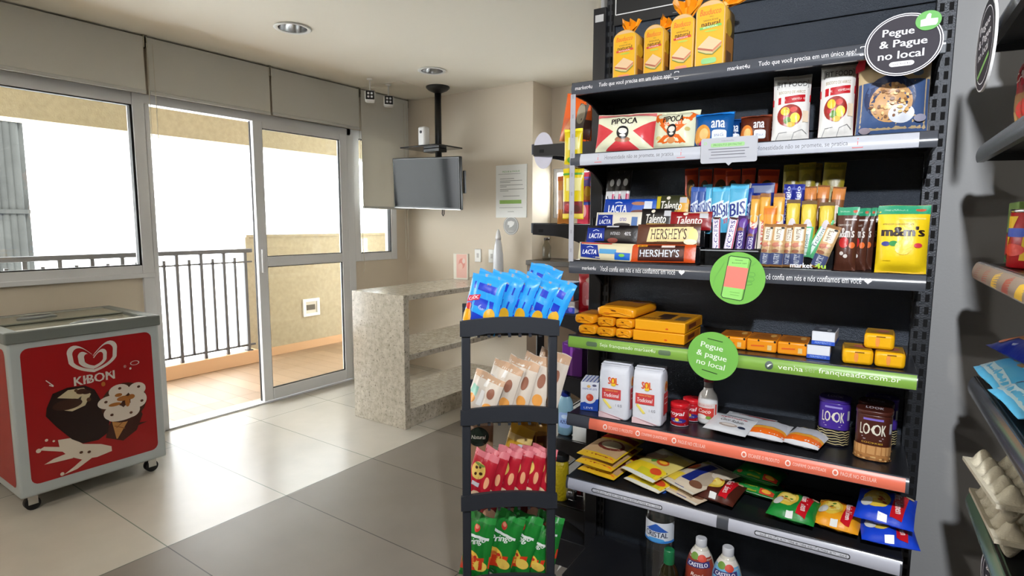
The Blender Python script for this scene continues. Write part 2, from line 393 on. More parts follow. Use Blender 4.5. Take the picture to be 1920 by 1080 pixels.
# balcony railing
IRON = M((82, 82, 84), 0.5)
rl = empty('balcony_railing', 'dark grey metal balcony railing with thin upright bars', 'railing', (-5.52, 0, 0.10))
b = MB(); b.box(-0.025, 0.025, -4.0, 3.32, 1.0, 1.04, IRON, 0.006); b.build('top_rail', rl)
b = MB(); b.box(-0.012, 0.012, -4.0, 3.32, 0.90, 0.915, IRON); b.build('middle_rail', rl)
b = MB(); b.box(-0.012, 0.012, -4.0, 3.32, 0.05, 0.068, IRON); b.build('bottom_rail', rl)
b = MB(); b.box(-0.014, 0.014, -0.014, 0.014, 0.0, 1.0, IRON); tall = b.build('baluster', rl, (0, 3.25, 0))
b = MB(); b.box(-0.012, 0.012, -0.012, 0.012, 0.055, 0.955, IRON); short = b.build('baluster', rl, (0, 3.14, 0))
for k in range(1, 33):
    c = tall.copy(); COL.objects.link(c); c.parent = rl; c.location = (0, 3.25-0.22*k, 0)
    c = short.copy(); COL.objects.link(c); c.parent = rl; c.location = (0, 3.14-0.22*k, 0)
b = MB(); b.box(-0.03, 0.03, -0.03, 0.03, 0, 0.012, IRON); b.build('foot_plate', rl, (0, 3.25, 0))
bx = empty('outlet_box', 'white wall outlet box set in the balcony parapet', 'outlet', (-5.63, 4.085, 0.44))
b = MB(); frame_rect(b, -0.11, 0.11, -0.10, 0.10, 0.035, 0, 0.02, WHITEP); b.build('cover_frame', bx)
b = MB(); b.box(0, 0.006, -0.08, 0.08, -0.07, 0.07, M((205, 200, 188), 0.6)); b.box(0.006, 0.012, -0.06, 0.05, -0.03, 0.03, M((90, 85, 75), 0.6)); b.build('recess', bx)

# ------------------------------------------------------------------ blinds
def fabric_mat():
    m = bpy.data.materials.new('blind_fabric'); m.use_nodes = True; nt = m.node_tree
    for n in list(nt.nodes): nt.nodes.remove(n)
    o = nt.nodes.new('ShaderNodeOutputMaterial'); d = nt.nodes.new('ShaderNodeBsdfDiffuse'); t = nt.nodes.new('ShaderNodeBsdfTranslucent'); x = nt.nodes.new('ShaderNodeMixShader')
    d.inputs[0].default_value = (0.80, 0.79, 0.74, 1); t.inputs[0].default_value = (0.72, 0.68, 0.60, 1); x.inputs[0].default_value = 0.22
    nt.links.new(d.outputs[0], x.inputs[1]); nt.links.new(t.outputs[0], x.inputs[2]); nt.links.new(x.outputs[0], o.inputs[0]); return m
FAB = fabric_mat(); CORD = M((225, 220, 205), 0.5); CHROME = M((190, 188, 180), 0.25, 1.0)
def blind(y0, y1, z0, label, chain=None):
    o = empty('roller_blind', label, 'blind', (-3.985, (y0+y1)/2, 2.55), group='roller blinds over the balcony windows')
    h = (y1-y0)/2; d = z0-2.55
    b = MB(); b.box(-0.0015, 0.0015, -h, h, d, -0.012, FAB); b.tube([(-0.03, -h, -0.035), (-0.03, h, -0.035)], 0.028, FAB, 14); b.build('fabric', o)
    b = MB(); b.box(-0.008, 0.008, -h, h, d-0.018, d+0.004, M((200, 200, 196), 0.4), 0.003); b.build('bottom_rail', o)
    for q in (h, -h-0.006):
        b = MB(); b.box(-0.06, 0.005, q, q+0.006, -0.075, 0, CHROME); b.build('bracket', o)
    if chain:
        yc, zb = chain; b = MB()
        for dy in (-0.018, 0.018): b.tube([(0.012, yc+dy, -0.05), (0.012, yc+dy*1.1, zb+0.05-2.55), (0.012, yc+dy*0.5, zb-2.55+0.01), (0.012, yc, zb-2.55)], 0.0022, CORD, 6)
        b.build('chain', o)
blind(-0.95, 1.752, 2.212, 'long roller blind above the fixed window by the freezer')
blind(1.775, 2.602, 2.212, 'roller blind above the open half of the balcony door', (-0.405, 1.55))
blind(2.620, 3.442, 2.214, 'roller blind above the closed sliding leaf of the balcony door')
blind(3.465, 4.03, 1.545, 'roller blind pulled halfway down over the corner window', (0.235, 1.05))
b = MB(); b.tube([(-3.99, 3.452, 2.5), (-3.99, 3.455, 1.2), (-3.985, 3.47, 1.0), (-3.99, 3.452, 0.96)], 0.0022, CORD, 6)
tag(b.build('blind_cord'), 'thin pale blind cord hanging between balcony door and corner window', 'cord')

# ------------------------------------------------------------------ ceiling fixtures
STEEL = M((205, 205, 205), 0.22, 1.0)
def downlight(x, y, label):
    o = empty('recessed_downlight', label, 'ceiling light', (x, y, 2.55), group='round chrome downlights')
    b = MB(); b.lathe([(0.083, -0.001), (0.105, -0.001), (0.108, -0.005), (0.10, -0.009), (0.083, -0.006)], WHITEP, 36, cap=False); b.build('trim_ring', o)
    b = MB(); b.lathe([(0.0845, -0.004), (0.083, 0.02), (0.074, 0.06), (0.055, 0.095), (0.001, 0.11)], STEEL, 36, cap=False); b.build('reflector', o)
    b = MB(); b.lathe([(0.001, 0.035), (0.020, 0.040), (0.028, 0.055), (0.028, 0.10)], M((225, 225, 220), 0.3), 20, cap=False); b.build('bulb', o)
downlight(-3.11, 2.20, 'chrome round downlight in the ceiling, nearer the camera, above the tiled floor')
downlight(-3.08, 3.38, 'chrome round downlight in the ceiling in front of the television mount')

# ------------------------------------------------------------------ television
DARK = M((22, 22, 23), 0.35); DARKM = M((26, 26, 27), 0.5)
tv = empty('ceiling_mount', 'black ceiling mount with round plate, pole and small shelf holding the television', 'tv mount', (-3.40, 3.80, 2.55))
b = MB(); b.lathe([(0.01, 0), (0.10, 0), (0.10, -0.012), (0.08, -0.03), (0.035, -0.05), (0.03, -0.055)], DARK, 30); b.build('ceiling_plate', tv)
b = MB(); b.tube([(0, 0, -0.04), (0, 0, -0.75)], 0.028, DARK, 18); b.box(-0.03, 0.03, -0.14, 0.03, -0.86, -0.62, DARK, 0.006); b.build('pole', tv)
b = MB(); b.box(-0.27, 0.16, -0.19, 0.13, -0.515, -0.503, M((38, 38, 38), 0.15), 0.003); b.box(-0.12, 0.06, -0.06, 0.04, -0.545, -0.515, DARK, 0.004); b.build('mount_shelf', tv)
t = empty('television', 'black flat television with glossy screen hanging from the ceiling mount', 'television', (-3.372, 3.60, 1.73), rot=(R(4), R(2.2), 0))
b = MB(); b.box(-0.376, 0.376, 0, 0.035, -0.212, 0.212, M((14, 14, 15), 0.3), 0.006); b.box(-0.25, 0.25, 0.03, 0.07, -0.15, 0.12, DARK, 0.01); b.build('case', t)
b = MB(); b.box(-0.362, 0.362, -0.0015, 0.001, -0.196, 0.199, M((12, 13, 15), 0.12, 0, 0.16)); b.build('screen', t)
b = MB(); b.box(-0.376, 0.376, -0.003, 0.003, -0.212, -0.206, M((150, 150, 150), 0.25, 0.9)); b.build('trim_strip', t)
b = MB(); b.box(0.375, 0.392, 0.035, 0.06, -0.08, 0.10, DARK, 0.004); b.build('port_cover', t)
b = MB(); b.tube([(0.165, 0.02, -0.21), (0.165, 0.015, -0.25), (0.175, 0.015, -0.265), (0.185, 0.015, -0.25), (0.182, 0.02, -0.21)], 0.004, RUBBER, 6); b.build('cable', t)
fr = empty('air_freshener', 'white wall type air freshener dispenser standing on the television mount shelf', 'air freshener', (-3.46, 3.69, 2.047))
b = MB(); b.box(-0.04, 0.04, -0.04, 0.03, 0, 0.16, M((238, 238, 238), 0.3), 0.016, 3); b.build('case', fr)
b = MB(); b.lathe([(0.001, 0), (0.012, 0), (0.012, 0.003)], M((60, 60, 66), 0.4), 14); b.build('nozzle', fr, (0, -0.041, 0.115), (R(90), 0, 0))
# cameras
def camera_thing(x, y, z, yaw, label):
    o = empty('security_camera', label, 'camera', (x, y, 2.55), R(yaw), group='white security cameras by the blinds')
    b = MB(); b.lathe([(0.02, 0), (0.024, -0.003), (0.022, -0.012), (0.008, -0.016)], WHITEP, 16); b.tube([(0, 0, -0.01), (0, 0, z+0.03), (0, -0.01, z+0.02)], 0.006, WHITEP, 8); b.build('bracket', o)
    b = MB(); b.box(-0.040, 0.040, -0.03, 0.09, z-0.040, z+0.040, M((232, 232, 230), 0.35), 0.014, 3); b.build('body', o)
    b = MB(); b.box(-0.034, 0.034, -0.034, -0.028, z-0.034, z+0.034, M((16, 16, 18), 0.2), 0.002); b.build('face', o)
    l = MB()
    for i in (-1, 1):
        for j in (-1, 1): l.lathe([(0.001, 0), (0.008, 0), (0.009, 0.004)], M((225, 228, 232), 0.25), 10, c=(i*0.013, j*0.013, 0))
    l.build('led_cluster', o, (0, -0.038, z), (R(-90), 0, 0))
camera_thing(-3.66, 3.28, -0.135, 48, 'left of two white security cameras hanging under the ceiling by the blinds')
camera_thing(-3.68, 3.50, -0.135, 48, 'right of two white security cameras, nearer the television')

# ------------------------------------------------------------------ on the television wall
def wallF(cx, cz, y, wd, ht): return lambda a, b: Vector((cx+a*wd, y, cz+(b-.5)*ht))
b = MB(); b.box(-2.988, -2.672, 4.072, 4.08, 1.45, 1.892, M((240, 240, 236), 0.4))
F = wallF(-2.83, 1.671, 4.072, 0.316, 0.442); gy = (135, 135, 132)
ops = [('t', 'PEGUE & PAGUE', 0, .875, .56, .03, (120, 175, 100)), ('l', [(-.42, .83), (.3, .83)], .01, .006, gy)]
for z, x1, n in ((.74, .1, 0), (.70, .36, 0), (.67, -.02, 0), (.62, .38, 0), (.59, -.14, 0), (.54, .42, 0), (.51, -.08, 0), (.41, .28, 0)): ops.append(('l', [(-.36 if z > .45 else -.26, z), (x1, z)], .01, .009, gy))
ops += [('r', -.37, .265, .34, .335, (150, 190, 95)), ('l', [(-.38, .19), (.38, .19)], .01, .007, gy), ('t', 'market4u', 0, .115, .2, .022, (110, 110, 110))]
b.art(F, ops, paper); tag(b.build('wall_notice'), 'white paper notice with green band taped to the wall right of the television', 'notice')
b = MB(); b.lathe([(0.001, 0), (0.079, 0), (0.079, 0.002)], M((150, 148, 145), 0.4), 40)
b.art(lambda a, c: Vector((a*0.158, (c-.5)*0.158, 0.002)), [('o', 0, .5, .46, .46, .025, (225, 225, 222)), ('p', [(-.2, .72), (-.24, .55), (-.1, .52), (-.12, .38), (.06, .44), (.2, .56), (.24, .7), (.02, .76)], (232, 232, 230)), ('t', 'SORRIA', 0, .2, .36, .07, (225, 225, 222))], paper)
o = b.build('round_sticker', None, (-2.834, 4.08, 1.382), (R(90), 0, 0)); tag(o, 'round grey sticker with white camera sign below the wall notice', 'sticker')
def switch(x, label):
    o = empty('wall_switch', label, 'switch', (x, 4.08, 1.115), group='white switch plates above the counter')
    b = MB(); b.box(-0.035, 0.035, -0.008, 0, -0.058, 0.058, M((236, 236, 232), 0.35), 0.003); b.build('plate', o)
    b = MB(); b.box(-0.012, 0.012, -0.0095, -0.007, -0.02, 0.02, M((190, 188, 186), 0.4), 0.001); b.build('socket', o)
switch(-3.19, 'left of two white switch plates on the wall above the counter')
switch(-3.035, 'right of two white switch plates, nearer the white dispenser')
# counter of speckled granite
def granite():
    m = bpy.data.materials.new('granite'); m.use_nodes = True; nt = m.node_tree; b = nt.nodes['Principled BSDF']
    tc = nt.nodes.new('ShaderNodeTexCoord'); prev = None
    def layer(kind, scale, p0, p1, c0, c1):
        t = nt.nodes.new('ShaderNodeTexNoise' if kind == 'n' else 'ShaderNodeTexVoronoi'); t.inputs['Scale'].default_value = scale
        if kind == 'n': t.inputs['Detail'].default_value = 4; t.inputs['Roughness'].default_value = 0.65
        nt.links.new(tc.outputs['Object'], t.inputs['Vector']); r = nt.nodes.new('ShaderNodeValToRGB')
        r.color_ramp.elements[0].position = p0; r.color_ramp.elements[1].position = p1; r.color_ramp.elements[0].color = c0; r.color_ramp.elements[1].color = c1
        nt.links.new(t.outputs['Fac'] if kind == 'n' else t.outputs['Distance'], r.inputs['Fac']); return r
    L = lambda c: (lin(c[0]), lin(c[1]), lin(c[2]), 1)
    base = layer('n', 24, .35, .65, L((180, 171, 154)), L((210, 202, 187)))
    g1 = layer('n', 62, .33, .43, L((140, 136, 130)), (1, 1, 1, 1)); g2 = layer('n', 52, .27, .31, L((52, 50, 50)), (1, 1, 1, 1))
    for g in (g1, g2):
        x = nt.nodes.new('ShaderNodeMixRGB'); x.blend_type = 'MULTIPLY'; x.inputs[0].default_value = 0.9
        nt.links.new((prev or base).outputs[0], x.inputs[1]); nt.links.new(g.outputs[0], x.inputs[2]); prev = x
    nt.links.new(prev.outputs[0], b.inputs['Base Color']); b.inputs['Roughness'].default_value = 0.14; return m
GRAN = granite()
ct = empty('granite_counter', 'speckled beige granite counter with open shelves below the television', 'counter', (-3.0, 2.715, 0), rz=R(0.5))
b = MB(); b.box(-0.265, 0.245, 0, 0.05, 0.0, 0.922, GRAN, 0.003); b.build('end_panel', ct)
b = MB(); b.box(-0.265, 0.25, 0.05, 1.33, 0.885, 0.922, GRAN, 0.003); b.build('worktop', ct)
b = MB(); b.box(-0.265, 0.235, 0.05, 1.33, 0.47, 0.51, GRAN, 0.003); b.build('shelf', ct)
b = MB(); b.box(-0.265, 0.235, 0.05, 1.33, 0.0, 0.13, GRAN, 0.003); b.build('plinth', ct)
ds = empty('soap_dispenser', 'tall white bottle shaped dispenser standing at the far end of the counter', 'dispenser', (-2.86, 3.93, 0.922))
b = MB(); b.lathe([(0.045, 0), (0.046, 0.01), (0.042, 0.22), (0.030, 0.30), (0.022, 0.34)], M((224, 226, 232), 0.3), 24); b.build('body', ds)
b = MB(); b.lathe([(0.022, 0.34), (0.024, 0.36), (0.015, 0.41), (0.004, 0.43)], M((236, 236, 238), 0.3), 18); b.build('nozzle', ds)
b = MB(); b.box(-0.02, 0.12, 0, 0.03, 0, 0.22, M((236, 230, 216), 0.5), 0.002)
b.art(lambda a, c: Vector((0.06+a*0.10, 0, c*0.22)), [('r', -.5, .06, .5, .98, (238, 190, 176)), ('e', .02, .62, .3, .2, (226, 150, 136)), ('e', -.1, .5, .2, .14, (238, 196, 180)), ('e', .2, .72, .14, .1, (240, 215, 205))], paper)
tag(b.build('picture_box', None, (-3.22, 3.80, 0.922), (0, 0, R(12))), 'upright box with pink picture standing on the counter by the switches', 'box')
# ledge and jar in the recess
b = MB(); b.box(-2.615, -1.6, 4.0, 4.378, 0, 1.06, M((120, 100, 80), 0.5)); b.box(-2.617, -1.6, 3.98, 4.378, 1.06, 1.10, M((70, 60, 50), 0.4), 0.003)
tag(b.build('recess_cabinet'), 'brown cabinet with dark top under the window of the far recess', 'cabinet')
b = MB(); b.lathe([(0.03, 0), (0.035, 0.01), (0.036, 0.11), (0.022, 0.14), (0.022, 0.17)], glass_mat((0.8, 0.82, 0.8), 'jar_glass'), 20); b.lathe([(0.024, 0.165), (0.024, 0.185)], M((110, 108, 105), 0.3, 0.8), 18)
tag(b.build('glass_jar', None, (-2.47, 4.07, 1.10)), 'small glass jar standing on the dark recess cabinet', 'jar')

# ------------------------------------------------------------------ ice cream freezer
FZ = M((188, 197, 200), 0.35); FZR = M((120, 126, 124), 0.45); FZRED = (166, 20, 24)
fz = empty('ice_cream_freezer', 'white chest freezer on castors with red front showing ice creams, below the left window', 'freezer', (-3.40, 1.153, 0))
W2 = 0.328
b = MB(); b.box(-0.63, 0, -W2, W2, 0.085, 0.845, FZ, 0.012, 3)
def FF(a, c): return Vector((0.0, a*2*W2, 0.085+c*0.76))
def pz(x, y):                                        # sticker artwork: x,y in 0..1 of the red panel, y down
    return (-.425+x*.86, .985-.04-y*.86)
def bl(pts): return [pz(*p) for p in pts]
red = [('R', -.43, .075, .435, .95, .05, .045, FZRED)]
wh = (222, 216, 210); ch = (46, 26, 20); cx, cy = pz(.51, .135)
def wheart(x, y, rx, ry):                             # broad heart with a rounded foot
    pts = []
    for j in range(48):
        q = 2*pi*j/48; s_, c_ = sin(q), cos(q)
        px_ = s_*(abs(s_)**.35); py_ = (.62*c_+.30*abs(s_)**.7*(1 if c_ > -.2 else .2)-.42*max(0, c_)**5*1.3)
        pts.append((x+rx*px_, y+ry*py_))
    return pts[::-1]
A = [('p', wheart(cx, cy, .168, .165), (cx, cy-.012), wh), ('p', wheart(cx+.002, cy-.001, .136, .132), (cx, cy-.012), FZRED), ('p', wheart(cx-.003, cy-.014, .097, .106), (cx, cy-.024), wh), ('p', wheart(cx+.004, cy-.013, .064, .072), (cx, cy-.024), FZRED),
     ('t', 'KIBON', pz(.51, .300)[0], pz(.51, .300)[1], .27, .060, {'bold': .03}, wh)]
spl0 = [(.20, .70), (.30, .73), (.34, .80), (.48, .84), (.60, .86), (.62, .91), (.54, .93), (.42, .92), (.34, .95), (.22, 1.0), (.21, .985), (.31, .915), (.22, .885), (.10, .895), (.10, .88), (.22, .85), (.19, .80), (.06, .775), (.06, .755), (.18, .765)]
SPC = (228, 216, 200)
A += [('p', bl([(.20, .72), (.30, .73), (.38, .80), (.52, .84), (.60, .88), (.60, .92), (.48, .935), (.36, .92), (.27, .87), (.21, .80)]), pz(.40, .86), SPC)]
for s_ in ([(.22, .78), (.10, .745), (.06, .76), (.10, .775), (.23, .82)], [(.26, .84), (.16, .855), (.09, .88), (.16, .885), (.30, .89)], [(.40, .90), (.30, .96), (.22, 1.0), (.32, .985), (.46, .92)]): A.append(('p', bl(s_), SPC))
A += [('e', *pz(.06, .765), .016, .014, (228, 216, 200)), ('e', *pz(.21, .99), .013, .012, (228, 216, 200)), ('e', *pz(.12, .70), .01, .009, (228, 216, 200)), ('e', *pz(.17, .72), .008, .007, (228, 216, 200))]
A += [('p', bl([(.56, .80), (.70, .86), (.82, .80), (.88, .68), (.84, .58), (.66, .62), (.58, .72)]), (66, 30, 20)), ('p', bl([(.80, .60), (.93, .55), (.84, .62)]), (66, 30, 20)), ('p', bl([(.80, .74), (.92, .75), (.81, .77)]), (66, 30, 20))]
A += [('p', bl([(.19, .36), (.30, .335), (.43, .345), (.50, .39), (.56, .52), (.60, .66), (.58, .76), (.50, .80), (.38, .795), (.30, .74), (.20, .62), (.13, .52), (.14, .46)]), pz(.37, .58), (36, 18, 14))]
A += [('p', bl([(.22, .40), (.30, .355), (.42, .36), (.47, .42), (.42, .50), (.32, .525), (.25, .50), (.38, .47), (.34, .43)]), pz(.40, .42), (206, 192, 158)), ('e', *pz(.29, .465), .095, .035, (60, 34, 24)), ('e', *pz(.40, .385), .035, .018, (70, 40, 28)), ('e', *pz(.36, .37), .012, .01, (90, 60, 40)), ('e', *pz(.45, .46), .015, .014, (90, 60, 40)), ('e', *pz(.44, .40), .03, .012, (60, 34, 24))]
A += [('p', bl([(.605, .61), (.83, .60), (.655, .83), (.645, .83)]), (196, 140, 80)), ('l', bl([(.63, .66), (.76, .70)]), .006, .006, (150, 95, 50)), ('l', bl([(.635, .72), (.72, .76)]), .006, .006, (150, 95, 50)), ('l', bl([(.80, .64), (.65, .74)]), .006, .006, (150, 95, 50)), ('l', bl([(.72, .63), (.64, .69)]), .006, .006, (150, 95, 50))]
A += [('e', *pz(.73, .545), .165, .140, (70, 36, 24))]
for x, y, rx, ry in ((.63, .575, .085, .06), (.60, .47, .10, .052), (.69, .385, .085, .055), (.86, .40, .075, .055), (.87, .50, .07, .065), (.79, .585, .075, .06), (.70, .63, .11, .03)): x = .73+(x-.73)*.88; y = .545+(y-.50)*.88; A.append(('e', *pz(x, y), rx*.88, ry*.88, (226, 214, 202)))
for x, y, rx, ry in ((.72, .46, .05, .02), (.64, .50, .05, .014), (.76, .50, .02, .04), (.80, .46, .03, .02), (.68, .42, .03, .014)): x = .73+(x-.73)*.88; y = .545+(y-.50)*.88; A.append(('e', *pz(x, y), rx*.88, ry*.88, (176, 112, 52)))
for x, y in ((.36, .86), (.42, .875), (.70, .36), (.86, .38), (.88, .52), (.62, .59), (.78, .61), (.58, .46)): y = .545+(y-.50)*.88; A.append(('e', *pz(x, y), .012, .009, (96, 60, 44)))
A += [('l', bl([(.15, .25), (.20, .30)]), .006, .006, wh), ('l', bl([(.17, .29), (.20, .305)]), .006, .006, wh), ('l', bl([(.46, .33), (.49, .275)]), .006, .006, wh), ('l', bl([(.43, .31), (.45, .28)]), .006, .006, wh), ('l', bl([(.60, .31), (.64, .27)]), .006, .006, wh), ('o', *pz(.84, .235), .034, .016, .007, wh), ('e', *pz(.57, .36), .014, .016, (186, 110, 50)), ('e', *pz(.80, .275), .008, .008, wh), ('t', '®', *pz(.755, .25), .02, .02, wh)]
b.art(FF, red+A, lambda c: M(c, 0.35), 0.0006, 0.00008)
b.art(lambda a, c: Vector((-0.315+a*0.63, -W2, 0.085+c*0.76)), [('R', -.43, .06, .435, .95, .05, .045, FZRED)], lambda c: M(c, 0.35), 0.0006)
b.build('body', fz)
b = MB()
b.box(-0.008, 0.008, -W2-0.008, W2+0.008, 0.835, 0.892, FZR, 0.007, 3); b.box(-0.64, -0.624, -W2-0.008, W2+0.008, 0.835, 0.892, FZR, 0.007, 3)
b.box(-0.63, 0, -W2-0.008, -W2+0.05, 0.835, 0.892, FZR, 0.007, 3); b.box(-0.63, 0, W2-0.05, W2+0.008, 0.835, 0.892, FZR, 0.007, 3)
b.box(-0.05, -0.008, -W2, W2, 0.86, 0.890, M((170, 172, 165), 0.4)); b.box(-0.625, -0.58, -W2, W2, 0.86, 0.890, M((170, 172, 165), 0.4)); b.build('rim', fz)
LID = M((128, 130, 120), 0.18)
for x0, x1, z, hy in ((-0.33, -0.05, 0.878, 0.07), (-0.58, -0.31, 0.888, -0.05)):
    b = MB(); b.box(x0, x1, -W2+0.05, W2-0.05, z-0.008, z, LID, 0.002); ld = b.build('sliding_lid', fz)
    b = MB(); b.lathe([(0.001, 0.014), (0.07, 0.013), (0.085, 0.008), (0.09, 0)], M((140, 144, 144), 0.4), 28, sx=0.42); b.lathe([(0.001, 0.0155), (0.06, 0.0150)], M((60, 60, 70), 0.4), 28, sx=0.36, cap=False)
    b.build('handle', ld, ((x0+x1)/2+(0.085 if hy > 0 else 0), hy-0.03, z))
for x in (-0.57, -0.07):
    for y in (-0.27, 0.27):
        b = MB(); b.tube([(-0.018, 0, 0.032), (0.018, 0, 0.032)], 0.032, RUBBER, 18); b.build('wheel', fz, (x, y, 0)) ; b = MB()
        b.box(-0.024, -0.020, -0.02, 0.02, 0.03, 0.085, STEEL); b.box(0.020, 0.024, -0.02, 0.02, 0.03, 0.085, STEEL); b.box(-0.026, 0.026, -0.026, 0.026, 0.075, 0.086, STEEL); b.build('castor_fork', fz, (x, y, 0))
# ------------------------------------------------------------------ metal shelving
BLK = M((26, 27, 31), 0.30, 0.0, 0.5, name='black_powder_coat')
PANEL = M((56, 62, 71), 0.36, 0.55, 0.5, 0.35, 420, name='speckled_back_panel')
UPR = M((58, 60, 64), 0.38, 0.6, 0.5, 0.2, 300, name='upright_metal')
HOLE = M((4, 4, 5), 0.9)
STRIP = M((74, 77, 84), 0.2, 0.0, 0.5, name='grey_price_strip')
def upright(parent, x, y, h, wx=0.046, dy=0.035, side=0):
    b = MB(); b.box(x-wx/2, x+wx/2, y, y+dy, 0, h, UPR, 0.002)
    F = lambda a, c: Vector((x+a*wx, y, c*h))
    n = int(h/0.035)
    ops = []
    for k in range(2, n):
        z = k/n
        for a in (-.22, .22): ops.append(('q', ((a-.11, z-.0045), (a+.11, z-.0045), (a+.11, z+.0045), (a-.11, z+.0045))))
    i = b.mi(HOLE)
    for o in ops:
        f = b.bm.faces.new([b.bm.verts.new(F(*p)+Vector((0, -0.0004, 0))) for p in o[1]]); f.material_index = i
    if side:                                          # the same slots on the inner flank
        xs = x+side*wx/2
        for k in range(2, n):
            z = h*k/n
            for y0 in (0.006, 0.02):
                f = b.bm.faces.new([b.bm.verts.new((xs+side*0.0004, y+q[0], z+q[1])) for q in ((y0, -.009), (y0+.009, -.009), (y0+.009, .009), (y0, .009))]); f.material_index = i
    return b.build('upright', parent)
def bracket(parent, x, yb, yf, zt, h0, h1, t=0.006):
    b = MB(); pts = [(yb, zt), (yf, zt), (yf, zt-h1), (yf+(yb-yf)*.25, zt-h1)]
    for k in range(1, 7):
        q = k/6; pts.append((yf+(yb-yf)*(.25+.72*q), zt-h1-(h0-h1)*q**2.2))
    pts.append((yb, zt-h0)); b.prism(pts, x-t/2, x+t/2, BLK); return b.build('shelf_bracket', parent)
def strip_mesh(x0, x1, yf, zt, zb, mat, inserts, prints, nm='price_strip', parent=None):
    """curved ticket strip along x with coloured inserts and lettering"""
    b = MB(); H = zt-zb
    def prof(c): return yf-0.004-0.006*math.sin(pi*c)**0.8+0.006*(c-.5)
    def F(a, c): return Vector((x0+(a+.5)*(x1-x0), prof(min(1, max(0, c))), zb+c*H))
    b.grid(F, 1, 8, mat)
    b.grid(lambda a, c: F(a, 0)+Vector((0, c*0.012, 0)), 1, 1, mat, flip=True); b.grid(lambda a, c: F(a, 1)+Vector((0, c*0.012, 0)), 1, 1, mat)
    b.grid(lambda a, c: Vector((x0, prof(c)+(a+.5)*(yf+0.006-prof(c)), zb+c*H)), 1, 6, mat, flip=True); b.grid(lambda a, c: Vector((x1, prof(c)+(a+.5)*(yf+0.006-prof(c)), zb+c*H)), 1, 6, mat)
    for a0, a1, col in inserts: b.grid(lambda a, c: F(a, c)+Vector((0, -0.0004, 0)), 1, 8, M(col, 0.32, 0, 0.35), a0, a1, .04, .96)
    b.art(F, prints, paper, 0.0007, 0.00002)
    return b.build(nm, parent)

US0, US1, VF, VB = -0.823, 0.128, 1.705, 1.992        # shelf ends, front edge and back panel of the main unit
ZS = [1.836, 1.617, 1.277, 1.033, 0.768, 0.547]
gd = empty('shelving_unit', 'black metal shelving unit with six shelves of groceries facing the camera', 'shelving', gp(0, 0, 0), G)
b = MB()
zz = [0.12, 0.40, 0.72, 1.04, 1.36, 1.68, 2.0, 2.30]
for z0, z1 in zip(zz, zz[1:]): b.box(US0+0.004, US1-0.004, VB+0.002, VB+0.02, z0+0.0015, z1-0.0015, PANEL, 0.002)
b.build('back_panel', gd)
upright(gd, 0.142, VB-0.03, 2.36, side=-1); upright(gd, -0.812, VB-0.012, 2.36, 0.03, 0.03)
b = MB(); b.box(US0, US1, VF+0.02, VB, 0.0, 0.19, BLK, 0.003); b.box(US0, US1, VF-0.03, VB, 0.19, 0.207, BLK, 0.003); b.build('base_deck', gd)
for k in range(1): pass
hp = MB(); hp.box(-0.808, -0.10, VB-0.012, VB-0.003, 2.085, 2.36, M((26, 28, 31), 0.35), 0.001)
hp.art(lambda a, c: Vector((-0.454+a*0.70, VB-0.012, 2.085+c*0.275)), [('l', [(-.485, .99), (-.485, .13), (.485, .13), (.485, .99)], .0045, .012, (225, 225, 225)), ('l', [(-.2, .03), (.42, .03)], .003, .005, (150, 150, 150))], paper); hp.build('header_sign', gd)
LET = (228, 228, 230)
def rep(txt, w, cs, col=LET, h=.42, extra=None, **o):
    r = []
    for c in cs: r.append(('t', txt, c, .5, w, h, dict(bold=.018, asp=.0376/.95, **o), col))
    return r
inserts = [[], [(-.465, .462, (186, 189, 198))], [], [(-.498, .498, (128, 170, 72))], [(-.415, .492, (232, 118, 92))], [(-.492, .02, (180, 182, 194)), (.055, .495, (180, 182, 194))]]
red = (214, 110, 110); gry = (96, 96, 102)
def tri(c): return [('l', [(c-.012, .22), (c, .8), (c+.012, .22), (c-.012, .22)], .0018, .05, red), ('r', c-.001, .38, c+.001, .62, red)]
prints = [
    rep('Tudo que você precisa em um único app!', .235, (-.285, .195)) + rep('market4u', .06, (-.455, .025), h=.3) + [('l', [(c-.006, .25), (c+.006, .25), (c+.006, .78), (c-.006, .78), (c-.006, .25)], .0018, .05, LET) for c in (-.152, .328)],
    rep('Honestidade não se promete, se pratica', .225, (-.265, .195), gry, .4) + tri(-.40) + tri(-.13) + tri(.06) + tri(.33),
    rep('Você confia em nós e nós confiamos em você', .25, (-.26, .235)) + rep('market4u', .05, (-.425, .07), h=.3) + [('h', -.115, .5, .009, .2, LET), ('h', .375, .5, .009, .2, LET)],
    rep('Seja franqueado market4u', .19, (-.285,), (226, 238, 210), .36) + rep('venha', .065, (.202,), (240, 246, 230), .34) + rep('ser', .030, (.2535,), (160, 182, 130), .28) + rep('franqueado.com.br', .190, (.3685,), (240, 246, 230), .42) + [('R', -.43, .3, -.39, .68, .006, .15, (88, 110, 80)), ('R', -.18, .3, -.14, .68, .006, .15, (88, 110, 80)), ('e', .146, .5, .011, .3, (70, 84, 80)), ('p', [(.142, .35), (.154, .62), (.147, .6), (.140, .5)], (235, 240, 230))],
    sum([rep(s, .085, (c,), (248, 214, 204), .26) + [('o', c-.055, .5, .0075, .22, .003, (248, 224, 216))] for s, c in (('ESCANEIE O PRODUTO', -.30), ('CONFIRME QUANTIDADE', -.185), ('PAGUE NO CELULAR', -.065), ('ESCANEIE O PRODUTO', .145), ('CONFIRME QUANTIDADE', .265), ('PAGUE NO CELULAR', .385))], []),
    sum([[('R', c-.125, .30, c+.125, .66, .006, .18, (40, 40, 44)), ('R', c-.122, .36, c+.122, .60, .004, .12, (190, 192, 200))] + rep('Você confia em nós e nós confiamos em você', .235, (c,), (70, 70, 76), .2) for c in (-.275, .255)], [])]
